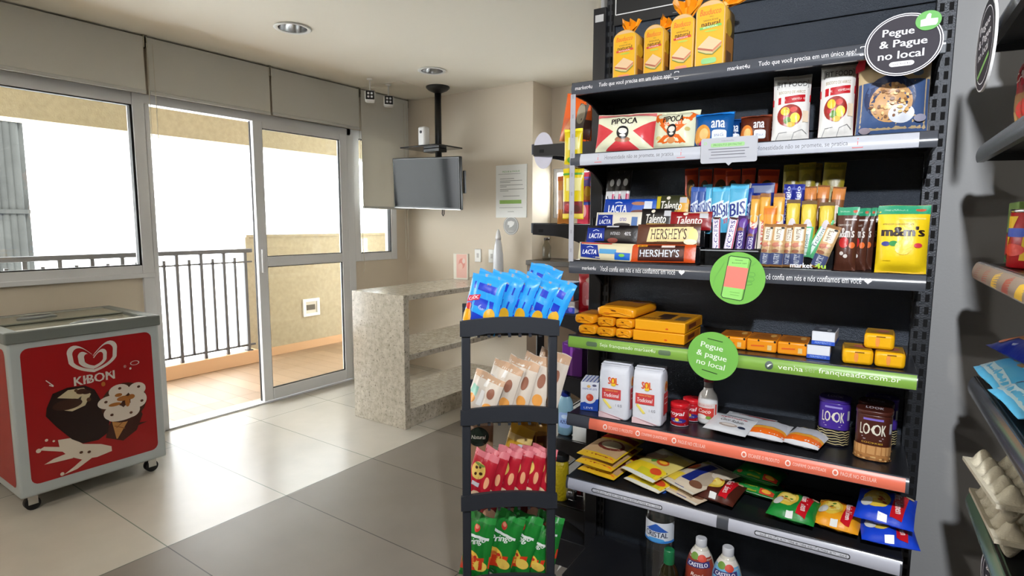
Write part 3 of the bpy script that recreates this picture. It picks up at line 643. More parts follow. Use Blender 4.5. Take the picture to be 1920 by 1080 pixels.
for k, z in enumerate(ZS):
    b = MB(); b.box(US0, US1, VF, VB, z-0.018, z, BLK, 0.002); b.box(US0, US1, VF-0.004, VF+0.004, z-0.034, z+0.004, BLK, 0.0015); b.box(US0, US1, VB-0.004, VB, z-0.03, z+0.02, BLK)
    sh = b.build('shelf', gd)
    bracket(gd, US0+0.004, VB, VF+0.004, z-0.002, 0.105, 0.032); bracket(gd, US1-0.004, VB, VF+0.004, z-0.002, 0.105, 0.032)
    strip_mesh(US0+0.004, US1-0.002, VF-0.006, z+0.002, z-0.036, STRIP, inserts[k], prints[k], parent=sh)
    if k == 0:
        b = MB(); b.box(US1-0.06, US1, VF-0.016, VF-0.006, z-0.045, z+0.006, M((84, 88, 94), 0.5), 0.002); b.build('corner_clip', sh)

# ------------------------------------------------------------------ round signs on the shelf edges
def disc_sign(name, label, cat, cx, cy, rx, rz, base, ops, edge=(235, 235, 235), n=56, group=None, poly=None):
    u, z = at(cx, cy, 1.676)
    pts = poly or [(rx*cos(2*pi*j/n), rz*sin(2*pi*j/n)) for j in range(n)]
    b = MB(); b.prism(pts, -0.001, 0.001, M(base, 0.6, 0, 0.15), 'y')
    b.art(lambda a, c: Vector((a*2*rx, -0.001, (c-.5)*2*rz)), ops, lambda c: M(c, 0.6, 0, 0.15), 0.0004, 0.0001)
    o = b.build(name); pose(o, u, 1.676, z); 
    c = MB(); c.box(-0.012, 0.012, 0.001, 0.018, -0.006, 0.006, ACRYL); c.build('clip', o)
    return tag(o, label, cat, group)
VI = (58, 55, 62); WT = (236, 234, 240)
thumb = [(.30, .80), (.335, .80), (.36, .86), (.372, .90), (.385, .90), (.388, .85), (.43, .85), (.435, .79), (.42, .755), (.335, .755), (.30, .745)]
o = disc_sign('shelf_sign', 'dark oval sign with green thumb badge at the right end of the top shelf', 'sign', 1693, 84, 0.077, 0.070, VI,
    [('o', 0, .5, .5, .5, .014, WT), ('o', 0, .5, .47, .47, .014, WT), ('t', 'Pegue', -.07, .70, .40, .155, {'bold': .03}, WT), ('t', '& Pague', .0, .515, .60, .155, {'bold': .03}, WT), ('t', 'no local', -.02, .345, .58, .125, {'bold': .03}, WT), ('R', -.16, .155, .16, .235, .05, .04, WT), ('t', 'market4u', 0, .197, .22, .035, (110, 106, 112))])
u, z = at(1741, 38, 1.672); b = MB(); b.prism([(0.0245*cos(2*pi*j/40), 0.0215*sin(2*pi*j/40)) for j in range(40)], -0.0015, 0.0015, M((112, 176, 100), 0.6, 0, 0.15), 'y')
b.art(lambda a, c: Vector((a*0.049, -0.0015, (c-.5)*0.043)), [('p', [(-.30, .22), (.30, .22), (.36, .34), (.36, .56), (.08, .58), (.10, .80), (.02, .86), (-.06, .80), (-.12, .60), (-.30, .56)], (200, 210, 205))], paper)
bd = b.build('thumb_badge', o); bd.location = ((u-at(1693, 84, 1.676)[0]), -0.003, z-at(1693, 84, 1.676)[1])
n = 8; sp = []
W_, H_ = 0.0735, 0.034
for cx, cy, q0 in ((W_-.006, H_-.006, 0), (-W_+.006, H_-.006, 90), (-W_+.006, -H_+.006, 180)):
    for j in range(5): q = R(q0+90*j/4); sp.append((cx+.006*cos(q), cy+.006*sin(q)))
sp += [(-.006, -H_), (.002, -H_-.008), (.010, -H_)]
for j in range(5): q = R(270+90*j/4); sp.append((W_-.006+.006*cos(q), -H_+.006+.006*sin(q)))
disc_sign('speech_bubble_sign', 'white speech bubble shaped card with green band hanging on the second shelf edge', 'sign', 1366, 281, W_, H_, (178, 180, 187),
    [('t', 'market4u', -.02, .875, .22, .05, (140, 140, 146)), ('R', -.32, .63, .28, .79, .03, .05, (156, 200, 140)), ('t', 'PRODUTO EM FALTA?', -.02, .71, .5, .08, (90, 140, 80))] + [('l', [(-.36+d, y), (.36-d*1.4, y)], .01, .03, (120, 120, 128)) for d, y in ((0, .55), (.05, .44), (.05, .33))] + [('l', [(-.34, .2), (.32, .2)], .008, .022, (130, 130, 140)), ('o', -.42, .8, .03, .06, .012, (170, 210, 150))], poly=sp)
LG = (120, 186, 84)
disc_sign('shelf_sign', 'green round sign with drawing of a phone on the third shelf edge', 'sign', 1382, 522, 0.0725, 0.0725, LG,
    [('p', [(-.28, .13), (.09, .07), (.20, .88), (-.16, .92)], (152, 218, 116)), ('l', [(-.16, .90), (-.275, .16), (-.25, .12), (.08, .08), (.12, .11), (.235, .84), (.20, .89), (-.13, .925), (-.165, .90)], .016, .016, (56, 84, 56)),
     ('q', ((-.24, .335), (.145, .30), (.195, .70), (-.185, .735)), (238, 132, 118)), ('t', 'Escaneie aqui', .03, .79, .26, .03, (70, 110, 70)), ('l', [(-.05, .85), (.09, .84)], .008, .008, (70, 110, 70)), ('l', [(.2, .63), (.30, .62), (.32, .58), (.30, .55), (.21, .56)], .007, .007, (100, 160, 84)), ('l', [(.19, .54), (.29, .53), (.31, .49), (.28, .46), (.19, .47)], .007, .007, (100, 160, 84)), ('l', [(.18, .45), (.26, .44), (.27, .40), (.18, .385)], .007, .007, (100, 160, 84)), ('l', [(-.24, .80), (-.40, .5), (-.43, .32)], .008, .008, (112, 170, 90)), ('l', [(.24, .74), (.33, .83)], .007, .007, (112, 170, 90)), ('l', [(-.12, .24), (.06, .222)], .01, .01, (126, 190, 96)), ('l', [(-.11, .19), (.05, .172)], .01, .01, (126, 190, 96))], group=None)
disc_sign('shelf_sign', 'green round sign with three lines of white lettering on the green shelf edge', 'sign', 1336, 668, 0.070, 0.070, LG,
    [('t', 'Pegue', -.02, .685, .44, .15, {'rot': -9, 'bold': .02}, (232, 244, 226)), ('t', '& pague', -.02, .50, .60, .15, {'rot': -9, 'bold': .02}, (232, 244, 226)), ('t', 'no local', -.03, .335, .56, .115, {'rot': -9, 'bold': .02}, (232, 244, 226)), ('l', [(-.11, .86), (.19, .815)], .016, .016, (52, 70, 46)), ('l', [(-.20, .205), (.11, .145)], .016, .016, (52, 70, 46))])

# ------------------------------------------------------------------ end unit turned to the left, behind the rack
en = empty('end_shelving_unit', 'black shelving unit at the left end of the main shelves, seen from its side', 'shelving', gp(-0.862, 2.012, 0), G-pi/2)
# local x runs away from the camera, local -y points left into the room
def ex(u, v): return (2.012-v, -(u+0.862))
b = MB(); b.box(-0.95, 0.0, -0.012, 0.004, 0.1, 2.15, BLK); b.build('back_panel', en)
b = MB(); b.box(-0.012, 0.048, -0.008, 0.040, 0, 2.15, BLK, 0.002); b.box(-0.002, 0.0, 0, 0.01, 2.1, 2.12, BLK); b.art(lambda a, c: Vector((0.048, 0.016+a*0.048, 2.10+c*0.03)), [('r', -.35, .1, .3, .9, (190, 190, 190))], paper); b.build('upright', en)
ZE = [1.705, 1.398, 1.05, 0.80, 0.545, 0.265]
for k, z in enumerate(ZE):
    b = MB(); b.box(-0.94, -0.004, -0.275, -0.012, z-0.018, z, BLK, 0.002); b.box(-0.94, -0.004, -0.285, -0.273, z-0.036, z+0.004, STRIP, 0.002); sh = b.build('shelf', en)
    b = MB(); pts = [(-0.012, z-0.002), (-0.272, z-0.002), (-0.272, z-0.042), (-0.21, z-0.045)]
    for j in range(1, 7): q = j/6; pts.append((-0.21+0.198*q, z-0.045-0.055*q**2.2))
    b.prism(pts, -0.004, 0.004, BLK); b.box(0.0035, 0.0046, -0.245, -0.225, z-0.032, z-0.02, HOLE); b.build('shelf_bracket', en)
b = MB(); b.box(-0.95, 0, -0.26, 0, 0, 0.12, BLK, 0.003); b.build('base_deck', en)
u0, z0 = at(1006, 281, 1.99); b = MB(); b.prism([(0.041*cos(2*pi*j/40), 0.070*sin(2*pi*j/40)) for j in range(40)], -0.001, 0.001, M((205, 203, 216), 0.4), 'y')
o = b.build('shelf_sign'); pose(o, u0+0.012, 2.024, z0, yaw=8); tag(o, 'pale oval sign seen from behind at the front of the end shelves', 'sign')

# ------------------------------------------------------------------ shelving along the right wall
UR0, UR1 = 0.222, 0.495; VR0, VR1 = 0.72, 1.72
rs = empty('side_shelving_unit', 'black shelving unit along the right wall cut off by the photo edge', 'shelving', gp(UR1, VR1, 0), G-pi/2)
# local x: towards the camera is +, local -y points left
ZR = [1.82, 1.58, 1.312, 1.04, 0.757, 0.34]; UF = [0.208, 0.214, 0.227, 0.238, 0.254, 0.262]
b = MB(); b.box(0, 1.0, 0.0, 0.015, 0.1, 2.2, PANEL, 0.002); b.build('back_panel', rs)
b = MB(); b.box(-0.0, 0.03, -0.02, 0.0, 0, 2.2, UPR, 0.002); b.build('upright', rs)
yf = -(UR1-UR0); ins = [[], [(-.5, .5, (96, 100, 104))], [], [], [(-.5, .5, (96, 122, 104))], []]
for k, z in enumerate(ZR):
    y = -(UR1-UF[k])
    b = MB(); b.box(0.0, 1.0, y+0.004, -0.002, z-0.018, z, BLK, 0.002); b.box(0, 1.0, y, y+0.006, z-0.034, z+0.004, BLK, 0.0015); sh = b.build('shelf', rs)
    b = MB(); pts = [(-0.004, z-0.002), (y+0.004, z-0.002), (y+0.004, z-0.034), (y+0.07, z-0.036)]
    for j in range(1, 7): t_ = j/6; pts.append((y+0.07+(-0.074-y)*t_, z-0.036-0.07*t_**2.2))
    b.prism(pts, 0.001, 0.006, BLK); b.build('shelf_bracket', rs)
    pr = []
    if k == 2:
        pr = [('r', -.5, .06, .5, .94, (150, 132, 122))]
        for j in range(9): pr += [('q', ((-.48+.11*j, .1), (-.42+.11*j, .1), (-.40+.11*j, .9), (-.45+.11*j, .7)), ((150, 60, 60) if j < 2 else (232, 186, 60)) if j % 2 == 0 else (170, 80, 70))]
    S = strip_mesh(0.002, 0.998, y-0.002, z+0.003, z-0.037, STRIP if k != 2 else M((140, 132, 128), 0.25), [], pr, parent=sh)
    if ins[k]:
        S.data.materials[0] = M(ins[k][0][2], 0.25)
b = MB(); b.box(0, 1.0, yf+0.01, 0, 0, 0.12, BLK, 0.003); b.build('base_deck', rs)
u, z = at(1848, 85, 1.62)
def side_sign(cx, cy, v, r, label, yaw):
    u, z = at(cx, cy, v); b = MB(); b.prism([(r*cos(2*pi*j/48), r*sin(2*pi*j/48)) for j in range(48)], -0.002, 0.002, M((226, 226, 226), 0.4), 'y')
    b.art(lambda a, c: Vector((a*2*r, -0.002, (c-.5)*2*r)), [('e', 0, .5, .47, .485, VI), ('o', 0, .5, .42, .42, .012, WT), ('t', 'Pegue', -.05, .72, .5, .12, {'bold': .03, 'rot': 6}, WT), ('t', '& Pague', -.02, .58, .6, .12, {'bold': .03, 'rot': 6}, WT), ('t', 'no local', -.05, .45, .5, .10, {'bold': .03, 'rot': 6}, WT), ('l', [(-.25, .18), (.28, .36)], .05, .05, (140, 190, 110))], lambda c: M(c, 0.6, 0, 0.15), 0.0004, 0.0001)
    o = b.build('shelf_sign'); pose(o, u, v, z, yaw=yaw); return tag(o, label, 'sign')
side_sign(1849, 85, 1.50, 0.088, 'dark round sign with green stripe seen edge on against the grey wall', -88)
side_sign(1869, 1092, 1.50, 0.072, 'dark round sign at the bottom right corner below the egg cartons', -78)

# ------------------------------------------------------------------ free standing black rack
RK = YAW+R(4.4); rk0 = Vector((FW.x, FW.y, 0)).normalized()*1.65 + RT*(-0.006)
rx_, ry_ = Vector((cos(RK), sin(RK), 0)), Vector((-sin(RK), cos(RK), 0))
def rp(x, y, z): return Vector((rk0.x, rk0.y, 0)) + rx_*x + ry_*y + Vector((0, 0, z))
RB = M((34, 38, 46), 0.5, name='black_rack_plastic')
rk = empty('display_rack', 'narrow black four tier display rack with snack bags in front of the counter', 'rack', (rk0.x, rk0.y, 0), RK)
RW, RD = 0.140, 0.31
RT_ = [1.130, 0.866, 0.603, 0.340, 0.085]              # tops of the curved front bars
for sx in (-1, 1):
    for y0 in (0, RD-0.022):
        b = MB(); b.box(min(sx*RW, sx*(RW-0.026)), max(sx*RW, sx*(RW-0.026)), y0, y0+0.022, 0, RT_[0]-0.01, RB, 0.004); b.build('post', rk)
for k, z in enumerate(RT_):
    b = MB(); H = 0.048; pts = []
    for j in range(13): q = -1+2*j/12; pts.append((q*(RW+0.004), z-0.010+0.012*(1-q*q)))
    pts += [(RW+0.004, z-H-0.006), (RW-0.03, z-H-0.006)] + [(q*(RW-0.03), z-H+0.004*(1-q*q)) for q in (.6, .2, -.2, -.6)] + [(-RW+0.03, z-H-0.006), (-RW-0.004, z-H-0.006)]
    b.prism(pts, -0.007, 0.006, RB, 'y'); fb = b.build('front_bar', rk)
    b = MB(); zt = z-H-0.002
    for j in range(9): x = -RW+0.02+j*(2*RW-0.04)/8; b.box(x-0.004, x+0.004, 0.0, RD-0.004, zt-0.008, zt, RB)
    for j in range(4): y = 0.03+j*(RD-0.06)/3; b.box(-RW+0.01, RW-0.01, y-0.004, y+0.004, zt-0.0085, zt-0.0005, RB)
    for sx in (-1, 1): b.box(min(sx*RW, sx*(RW-0.012)), max(sx*RW, sx*(RW-0.012)), 0.01, RD-0.01, zt-0.01, zt+0.022, RB, 0.002)
    b.box(-RW, RW, RD-0.012, RD-0.002, zt-0.01, zt+0.05, RB, 0.002); b.build('tray', rk)
b = MB(); u = fl = None
p1, p2, p3 = (hit(x, y, 2, 0.0) for x, y in ((1085, 1027), (1066, 1022), (1044, 1072)))
b.prism([(p1.x, p1.y), (p2.x, p2.y), (p3.x, p3.y)], 0.0, 0.002, M((225, 222, 214), 0.5), 'z'); tag(b.build('floor_triangle'), 'white triangular patch on the floor right of the rack', 'paper')  # plain flat white triangle on the floor
# ------------------------------------------------------------------ packaging builders
def tri2(c): return c
def pillow(W, H, D, seed=0, crk=1.0, pinch=0.05, wedge=0.0, seam=0.05):
    r = random.Random(seed); p = [r.uniform(0, 6.28) for _ in range(6)]
    def F(a, b):
        e = max(0.0, 1-abs(2*a)**2.6)**.62
        bb = min(1, max(0, (b-seam)/(1-2*seam))); t = max(0.0, 1-abs(2*bb-1)**3.4)**.6
        if wedge: t *= (1-wedge*b)*1.25 if wedge > 0 else 1
        ed = 1-t*0.75
        d = D/2*e*t
        d += crk*D*0.045*e*ed*(sin(19*a+p[0]+3*b)+.6*sin(31*a+p[1]))*(0.25+t)
        d += crk*D*0.03*e*t*(sin(9*a+7*b+p[2])*sin(8*b-5*a+p[3]))
        w = W*(1-pinch*max(0.0, sin(pi*b))**.7*(D/W)*2)
        z = b*H+crk*0.006*H*sin(7*a+p[4])*(abs(2*b-1)**8)
        return Vector((a*w, -d-0.0006, z))
    return F
def bag_mesh(F, base, ops, back=None, n=(16, 20), mk=film, seam_col=None, bops=None):
    b = MB(); m = mk(base) if isinstance(base, tuple) else base
    b.grid(F, n[0], n[1], m)
    Bk = lambda a, c: (lambda p: Vector((p.x, -p.y, p.z)))(F(-a, c))
    b.grid(Bk, n[0], n[1], mk(back) if back else m)
    # seal the rim between the front and back sheets
    for a in (-.5, .5):
        for j in range(n[1]):
            q = [F(a, j/n[1]), F(a, (j+1)/n[1])]; q += [Vector((v.x, -v.y, v.z)) for v in q[::-1]]
            b.face(q if a > 0 else q[::-1], m)
    for c in (0., 1.):
        for i in range(n[0]):
            q = [F(-.5+i/n[0], c), F(-.5+(i+1)/n[0], c)]; q += [Vector((v.x, -v.y, v.z)) for v in q[::-1]]
            b.face(q if c == 0 else q[::-1], m)
    if ops: b.art(F, ops, mk)
    if bops: b.art(Bk, bops, mk)
    return b
def bag(name, label, cat, W, H, D, base, ops, uvz, yaw=0, lean=0, roll=0, group=None, back=None, seed=None, mk=film, frame=G, **kw):
    seed = len(label)*7+int(abs(uvz[0])*1000) if seed is None else seed
    n = kw.pop('n', (16, 20)); bops = kw.pop('bops', None)
    b = bag_mesh(pillow(W, H, D, seed, **kw), base, ops, back, n, mk, bops=bops)
    o = b.build(name); pose(o, *uvz, yaw=yaw, lean=lean, roll=roll, frame=frame); return tag(o, label, cat, group)
def box_faces(W, D, H):
    return {'f': lambda a, c: Vector((a*W, -D/2, c*H)), 'r': lambda a, c: Vector((W/2, a*D, c*H)), 'l': lambda a, c: Vector((-W/2, -a*D, c*H)), 't': lambda a, c: Vector((a*W, (c-.5)*D, H))}
def carton(name, label, cat, W, D, H, base, arts, uvz, yaw=0, lean=0, roll=0, group=None, bev=0.002, mk=paper, ret=False):
    b = MB(); b.box(-W/2, W/2, -D/2, D/2, 0, H, mk(base), bev); fs = box_faces(W, D, H)
    for k, ops in arts.items(): b.art(fs[k], ops, mk, 0.0004, 0.0001)
    o = b.build(name); pose(o, *uvz, yaw=yaw, lean=lean, roll=roll); return tag(o, label, cat, group)
def P(xl, xr, yt, v, z=None, yb=None, lean=0):
    """pixel extents at depth v -> centre u, bottom z, width, height"""
    ym = yb if yb is not None else yt
    u0, za = at(xl, ym, v); u1, zb = at(xr, ym, v); zt = at((xl+xr)/2, yt, v)[1]
    if z is None: z = (za+zb)/2
    return (u0+u1)/2, z, abs(u1-u0), (zt-z)/max(.3, cos(R(lean)))

# ---- bread, top shelf -----------------------------------------------------------
BRD = [('t', 'Bauducco', .0, .84, .72, .085, {'shear': .25, 'bold': .02}, (226, 98, 44)), ('t', 'PÃO', .05, .77, .14, .022, (120, 80, 30)), ('t', 'SANDUÍCHE', .02, .725, .5, .03, (110, 70, 30)), ('t', 'natural', .02, .675, .62, .065, {'bold': .03}, (84, 44, 20))]
def bread(label, xl, xr, yt, v, depth, band, twist, lean=0):
    u, z, W, H = P(xl, xr, yt, v, ZS[0]+0.001)
    o = empty('bread_loaf', label, 'bread', group='loaves in yellow bags on the top shelf'); pose(o, u, v, z, yaw=-4)
    b = MB(); prof = [(-.5, 0), (.5, 0), (.5, .84)] + [(.5*cos(R(90*k/8))*1.0, .84+.16*sin(R(90*k/8))) for k in range(1, 8)] + [(0, 1.0)] + [(-.5*cos(R(90*k/8)), .84+.16*sin(R(90*k/8))) for k in range(7, 0, -1)] + [(-.5, .84)]
    pts = [(x*W, z_*H) for x, z_ in prof]
    bag_m = M((206, 158, 60), 0.25, 0, 0.5, 0.25, 40); sl = M((186, 150, 96), 0.6)
    b.prism(pts, 0.0, depth, bag_m, 'y', True)
    Y = (226, 172, 30)
    def F(a, c): return Vector((a*W, -0.0006, c*H))
    ops = [('p', [(x*.97, z_*.985+.005) for x, z_ in prof], (0, .5), (214, 176, 128)), ('r', -.46, .01, .46, .86, Y), ('R', -.46, .72, .46, .93, .2, .06, Y)] + BRD
    ops += [('q', ((-.34, .60), (.40, .62), (.38, .655), (-.36, .635)), band), ('t', 'INTEGRAL', .02, .627, .5, .024, {'rot': 1}, (250, 235, 225)), ('e', .04, .57, .22, .014, (178, 196, 74)), ('q', ((-.40, .36), (.12, .30), (.42, .40), (-.02, .50)), (224, 190, 150)), ('q', ((-.40, .33), (.12, .27), (.12, .30), (-.40, .36)), (176, 96, 74)), ('q', ((.12, .27), (.42, .37), (.42, .40), (.12, .30)), (200, 120, 90)), ('q', ((-.36, .29), (.12, .225), (.12, .27), (-.40, .33)), (206, 186, 130)), ('q', ((.12, .225), (.40, .32), (.42, .37), (.12, .27)), (196, 160, 110)), ('l', [(-.38, .30), (-.1, .25), (.12, .235), (.4, .33)], .03, .012, (110, 140, 60)), ('R', -.26, .11, .26, .19, .1, .03, (236, 140, 110) if band[1] < 100 else (140, 200, 130))]
    b.art(F, ops)
    b.art(lambda a, c: Vector((W/2+0.0004, (a+.5)*depth, c*H*.84)), [('r', -.42, .05, .38, .62, (196, 130, 50)), ('e', -.1, .75, .3, .14, (222, 176, 40)), ('r', -.3, .1, .2, .35, (120, 84, 50))])
    b.build('loaf_bag', o)
    tx, tz, dx, dz, s = twist
    b = MB(); base = Vector((tx*W, depth*.45, H*tz)); dr = Vector((dx, 0, dz)).normalized(); sd = Vector((dr.z, 0, -dr.x))
    n = 9
    for sgn in (-1, 1):
        V = []
        for k in range(n):
            q = -1+2*k/(n-1); w = .35+.65
            V.append((base+sd*q*s*0.22+Vector((0, sgn*0.012*abs(q), 0)), base+dr*s*0.55+sd*q*s*0.75+Vector((0, 0.010*sin(k*2.3)+sgn*0.004, 0)), base+dr*s*(1.0+.12*sin(k*1.9))+sd*q*s+Vector((0, 0.014*cos(k*2.1)+sgn*0.006, 0))))
        for k in range(n-1):
            for r in range(2): b.face((V[k][r], V[k+1][r], V[k+1][r+1], V[k][r+1]), film((238, 150, 24)), True)
    b.tube([base-dr*s*0.22, base+dr*s*0.12], s*0.27, film((240, 190, 110)), 12); b.build('twisted_end', o)
    return o
RB_, GB_ = (206, 70, 56), (120, 190, 90)
bread('smallest bread loaf with fan shaped twisted end, leftmost on the top shelf', 1150, 1194, 56, 1.80, 0.075, RB_, (0, 1.0, .18, 1, .036))
bread('second bread loaf from the left, its orange twisted end leaning right', 1208, 1246, 46, 1.82, 0.085, RB_, (.22, .97, .6, .8, .032))
bread('third bread loaf from the left with large orange twisted end rising', 1258, 1303, 26, 1.80, 0.080, RB_, (.0, 1.0, .05, 1, .052))
bread('tallest bread loaf with green printed band, rightmost on the top shelf', 1306, 1362, 0, 1.765, 0.095, GB_, (.35, .97, .7, .7, .04))

# ---- second shelf ---------------------------------------------------------------
def popcorn(label, x0, x1, yt, v, c1, yaw, roll, kind):
    u, z, W, H = P(x0, x1, yt, v, ZS[1]+0.003)
    cr = (226, 226, 196)
    if kind == 0: ops = [('p', [(-.5, .78), (-.17, .50), (-.5, .12), (-.5, .4)], (-.4, .48), c1), ('p', [(.5, .80), (.17, .50), (.5, .12), (.5, .4)], (.4, .48), c1), ('p', [(-.3, .06), (0, .38), (.3, .06)], (0, .16), c1), ('r', -.5, .9, .5, .985, (222, 120, 120)), ('e', 0, .30, .13, .07, (170, 110, 80))]
    else: ops = [('q', ((-.42, .06), (-.20, .06), (.5, .86), (.32, .94)), c1), ('q', ((.20, .06), (.42, .06), (-.32, .94), (-.5, .86)), c1), ('e', 0, .24, .09, .07, (214, 140, 80)), ('e', -.28, .3, .05, .05, (210, 190, 120)), ('e', .32, .5, .05, .05, (210, 190, 120))]
    ops += [('t', 'PIPOCA', .0, .76, .44, .15, {'bold': .04, 'rot': 3}, (30, 20, 22)), ('t', 'GOURMET', .0, .645, .36, .08, {'bold': .03, 'rot': 3}, (250, 240, 226)), ('e', 0, .47, .10, .16, (24, 22, 24)), ('e', 0, .50, .07, .07, (226, 222, 212)), ('e', 0, .395, .05, .03, (226, 222, 212))]
    bag('popcorn_bag', label, 'popcorn', W, H, 0.056, cr, ops, (u, v, z), yaw, 10, roll, 'gourmet popcorn bags on the second shelf', crk=1.7)
popcorn('red and cream popcorn bag at the left end of the second shelf', 1118, 1226, 211, 1.765, (214, 66, 72), 4, 2, 0)
popcorn('orange and cream popcorn bag beside the blue snack bags', 1219, 1309, 206, 1.812, (232, 108, 34), -2, 2, 1)
def cracker(label, x0, x1, yt, v, base, grain, yaw=0):
    u, z, W, H = P(x0, x1, yt, v, ZS[1]+0.003)
    bag('snack_bag', label, 'snack', W, H, 0.05, base, [('e', -.26, .34, .22, .30, grain), ('e', -.22, .38, .12, .15, (232, 190, 120)), ('e', -.2, .12, .14, .1, (200, 50, 110)), ('t', 'ana', .14, .62, .34, .2, {'bold': .03}, (236, 240, 246)), ('R', .0, .20, .36, .46, .06, .06, (225, 232, 240)), ('t', 'snack', .18, .33, .24, .09, (90, 100, 150)), ('r', -.48, .92, .48, .985, tuple(min(255, int(c*1.6)+20) for c in base))], (u, v, z), yaw, 8, 0, 'small snack bags on the second shelf')
cracker('glossy blue snack bag, the wider front one on the second shelf', 1303, 1377, 210, 1.79, (16, 84, 150), (222, 150, 60))
cracker('blue snack bag mostly hidden behind the wider blue one', 1345, 1398, 222, 1.86, (14, 60, 120), (200, 130, 50))
cracker('dark brown snack bag right of the blue snack bags', 1388, 1448, 215, 1.80, (88, 36, 20), (226, 130, 50))
cracker('brown snack bag half hidden behind the dark brown one', 1425, 1458, 212, 1.87, (110, 44, 22), (200, 120, 60))
def fitfood(label, x0, x1, yt, v, yaw, lean=6):
    u, z, W, H = P(x0, x1, yt, v, ZS[1]+0.002)
    ops = [('r', -.49, .955, .49, .995, (150, 146, 140)), ('l', [(-.4, .80), (.42, .80), (.42, .91), (-.4, .91), (-.4, .80)], .012, .006, (40, 40, 44)), ('t', 'FIT FOOD', .01, .855, .76, .075, {'bold': .01}, (40, 40, 44)), ('t', 'BISCOITO DE ARROZ', 0, .735, .7, .04, (170, 150, 110)), ('q', ((-.5, .56), (.5, .60), (.5, .70), (-.5, .66)), (186, 22, 34)), ('t', 'FRUTAS VERMELHAS', .05, .63, .6, .03, {'rot': 2}, (240, 226, 220)), ('e', -.04, .40, .33, .16, (150, 40, 30)), ('e', -.16, .46, .12, .06, (232, 196, 50)), ('e', .10, .36, .13, .07, (238, 214, 70)), ('e', -.1, .33, .1, .05, (96, 140, 50)), ('e', .06, .48, .1, .04, (206, 70, 60)), ('e', .0, .27, .12, .035, (224, 180, 60)), ('e', -.22, .37, .06, .03, (176, 40, 50)), ('l', [(.02, .03), (.10, .16), (.3, .20), (.42, .14)], .014, .007, (120, 120, 124)), ('l', [(-.4, .04), (-.3, .16), (-.1, .17)], .014, .007, (120, 120, 124)), ('r', .3, .3, .44, .46, (226, 206, 180))]
    bag('rice_cracker_bag', label, 'snack', W, H, 0.045, (228, 226, 222), ops, (u, v, z), yaw, lean, 0, 'white rice cracker bags on the second shelf', back=(170, 20, 34), bops=[('r', -.5, .0, .5, 1, (150, 20, 30))])
fitfood('white rice cracker bag with red band, the left one of two', 1452, 1524, 139, 1.80, 7)
fitfood('white rice cracker bag with red band, the right one of two', 1541, 1609, 116, 1.79, 4)
u, z, W, H = P(1612, 1752, 100, 1.775, ZS[1]+0.002)
gops = [('r', -.49, .0, .49, .66, (66, 88, 130)), ('e', -.05, .46, .36, .27, (40, 54, 92)), ('e', -.03, .40, .30, .235, (196, 150, 98)), ('e', .12, .26, .18, .11, (214, 218, 226))]
rg = random.Random(3)
for _ in range(46):
    q, t_ = rg.uniform(0, 6.28), rg.uniform(0, 1)**.5
    gops.append(('e', -.03+.29*t_*cos(q), .42+.2*t_*sin(q), rg.uniform(.015, .035), rg.uniform(.012, .022), rg.choice(((222, 176, 110), (170, 120, 70), (236, 200, 140), (120, 80, 50)))))
gops += [('e', .3, .72, .06, .04, (110, 130, 160)), ('e', -.36, .1, .08, .03, (150, 140, 150)), ('e', .36, .2, .07, .04, (150, 150, 170)), ('r', -.5, .82, -.40, .97, (190, 40, 50)), ('t', 'GRANOLA', .0, .85, .5, .06, (110, 60, 40))]
bag('granola_pouch', 'large tan and blue granola pouch under the dark oval sign', 'granola', W, H, 0.06, (196, 172, 132), gops, (u, 1.775, z), 3, 4, 0, n=(18, 22))
u, z, W, H = P(1606, 1640, 104, 1.87, ZS[1]+0.002)
bag('snack_bag', 'red snack bag hidden behind the granola pouch', 'snack', W, H, 0.03, (186, 24, 44), [('q', ((-.5, .75), (.5, .8), (.5, .97), (-.5, .97)), (226, 120, 130))], (u, 1.87, z), 0, 4)

# ---- third shelf: chocolate on two stepped stands -------------------------------
Z3 = ZS[2]
ACR_D = M((18, 19, 22), 0.2)
def stepped(label, u0, u1, steps):
    o = MB()
    prev = None
    for (va, vb, h) in steps: o.box(u0, u1, va, vb, Z3+0.0005, Z3+h, ACR_D, 0.002)
    me = o.build('stepped_stand')
    me.matrix_world = Matrix.Rotation(G, 4, 'Z'); return tag(me, label, 'stand', 'stepped display stands on the third shelf')
SL = [(1.722, 1.768, .006), (1.770, 1.816, .055), (1.818, 1.866, .103), (1.868, 1.955, .145)]
stepped('black stepped stand carrying the large chocolate bars', at(1082, 480, 1.75)[0], at(1312, 480, 1.75)[0]-.003, SL)
SR = [(1.722, 1.770, .006), (1.772, 1.822, .052), (1.824, 1.876, .098), (1.878, 1.970, .150)]
stepped('black stepped stand carrying the small snack bars', at(1314, 480, 1.75)[0]+.006, at(1562, 480, 1.75)[0], SR)
LB, LBL = (14, 44, 140), (232, 236, 244)
def choc(name, label, x0, x1, yt, row, base, ops, D=0.016, roll=0, yaw=0, dv=0, lean=14, group='large chocolate bars on the left stepped stand', ends=None):
    va, vb, h = SL[row]; v = va+0.012+dv; u, z, W, H = P(x0, x1, yt, v, Z3+h+0.001, lean=lean)
    bag('chocolate_bar', label, 'chocolate', W, H, D, base, ops, (u, v+0.002, z), yaw, lean, roll, group, crk=.5, pinch=0.02, seam=.03)
def lacta(dark): return [('q', ((-.46, .08), (-.10, .03), (-.12, .97), (-.46, .97)) if dark else ((-.44, .12), (-.08, .05), (-.16, .97), (-.48, .97)), LB), ('t', 'LACTA', -.28, .42, .26, .26, {'bold': .03, 'shear': .15}, LBL), ('l', [(-.34, .68), (-.28, .75), (-.22, .68)], .012, .03, LBL)]
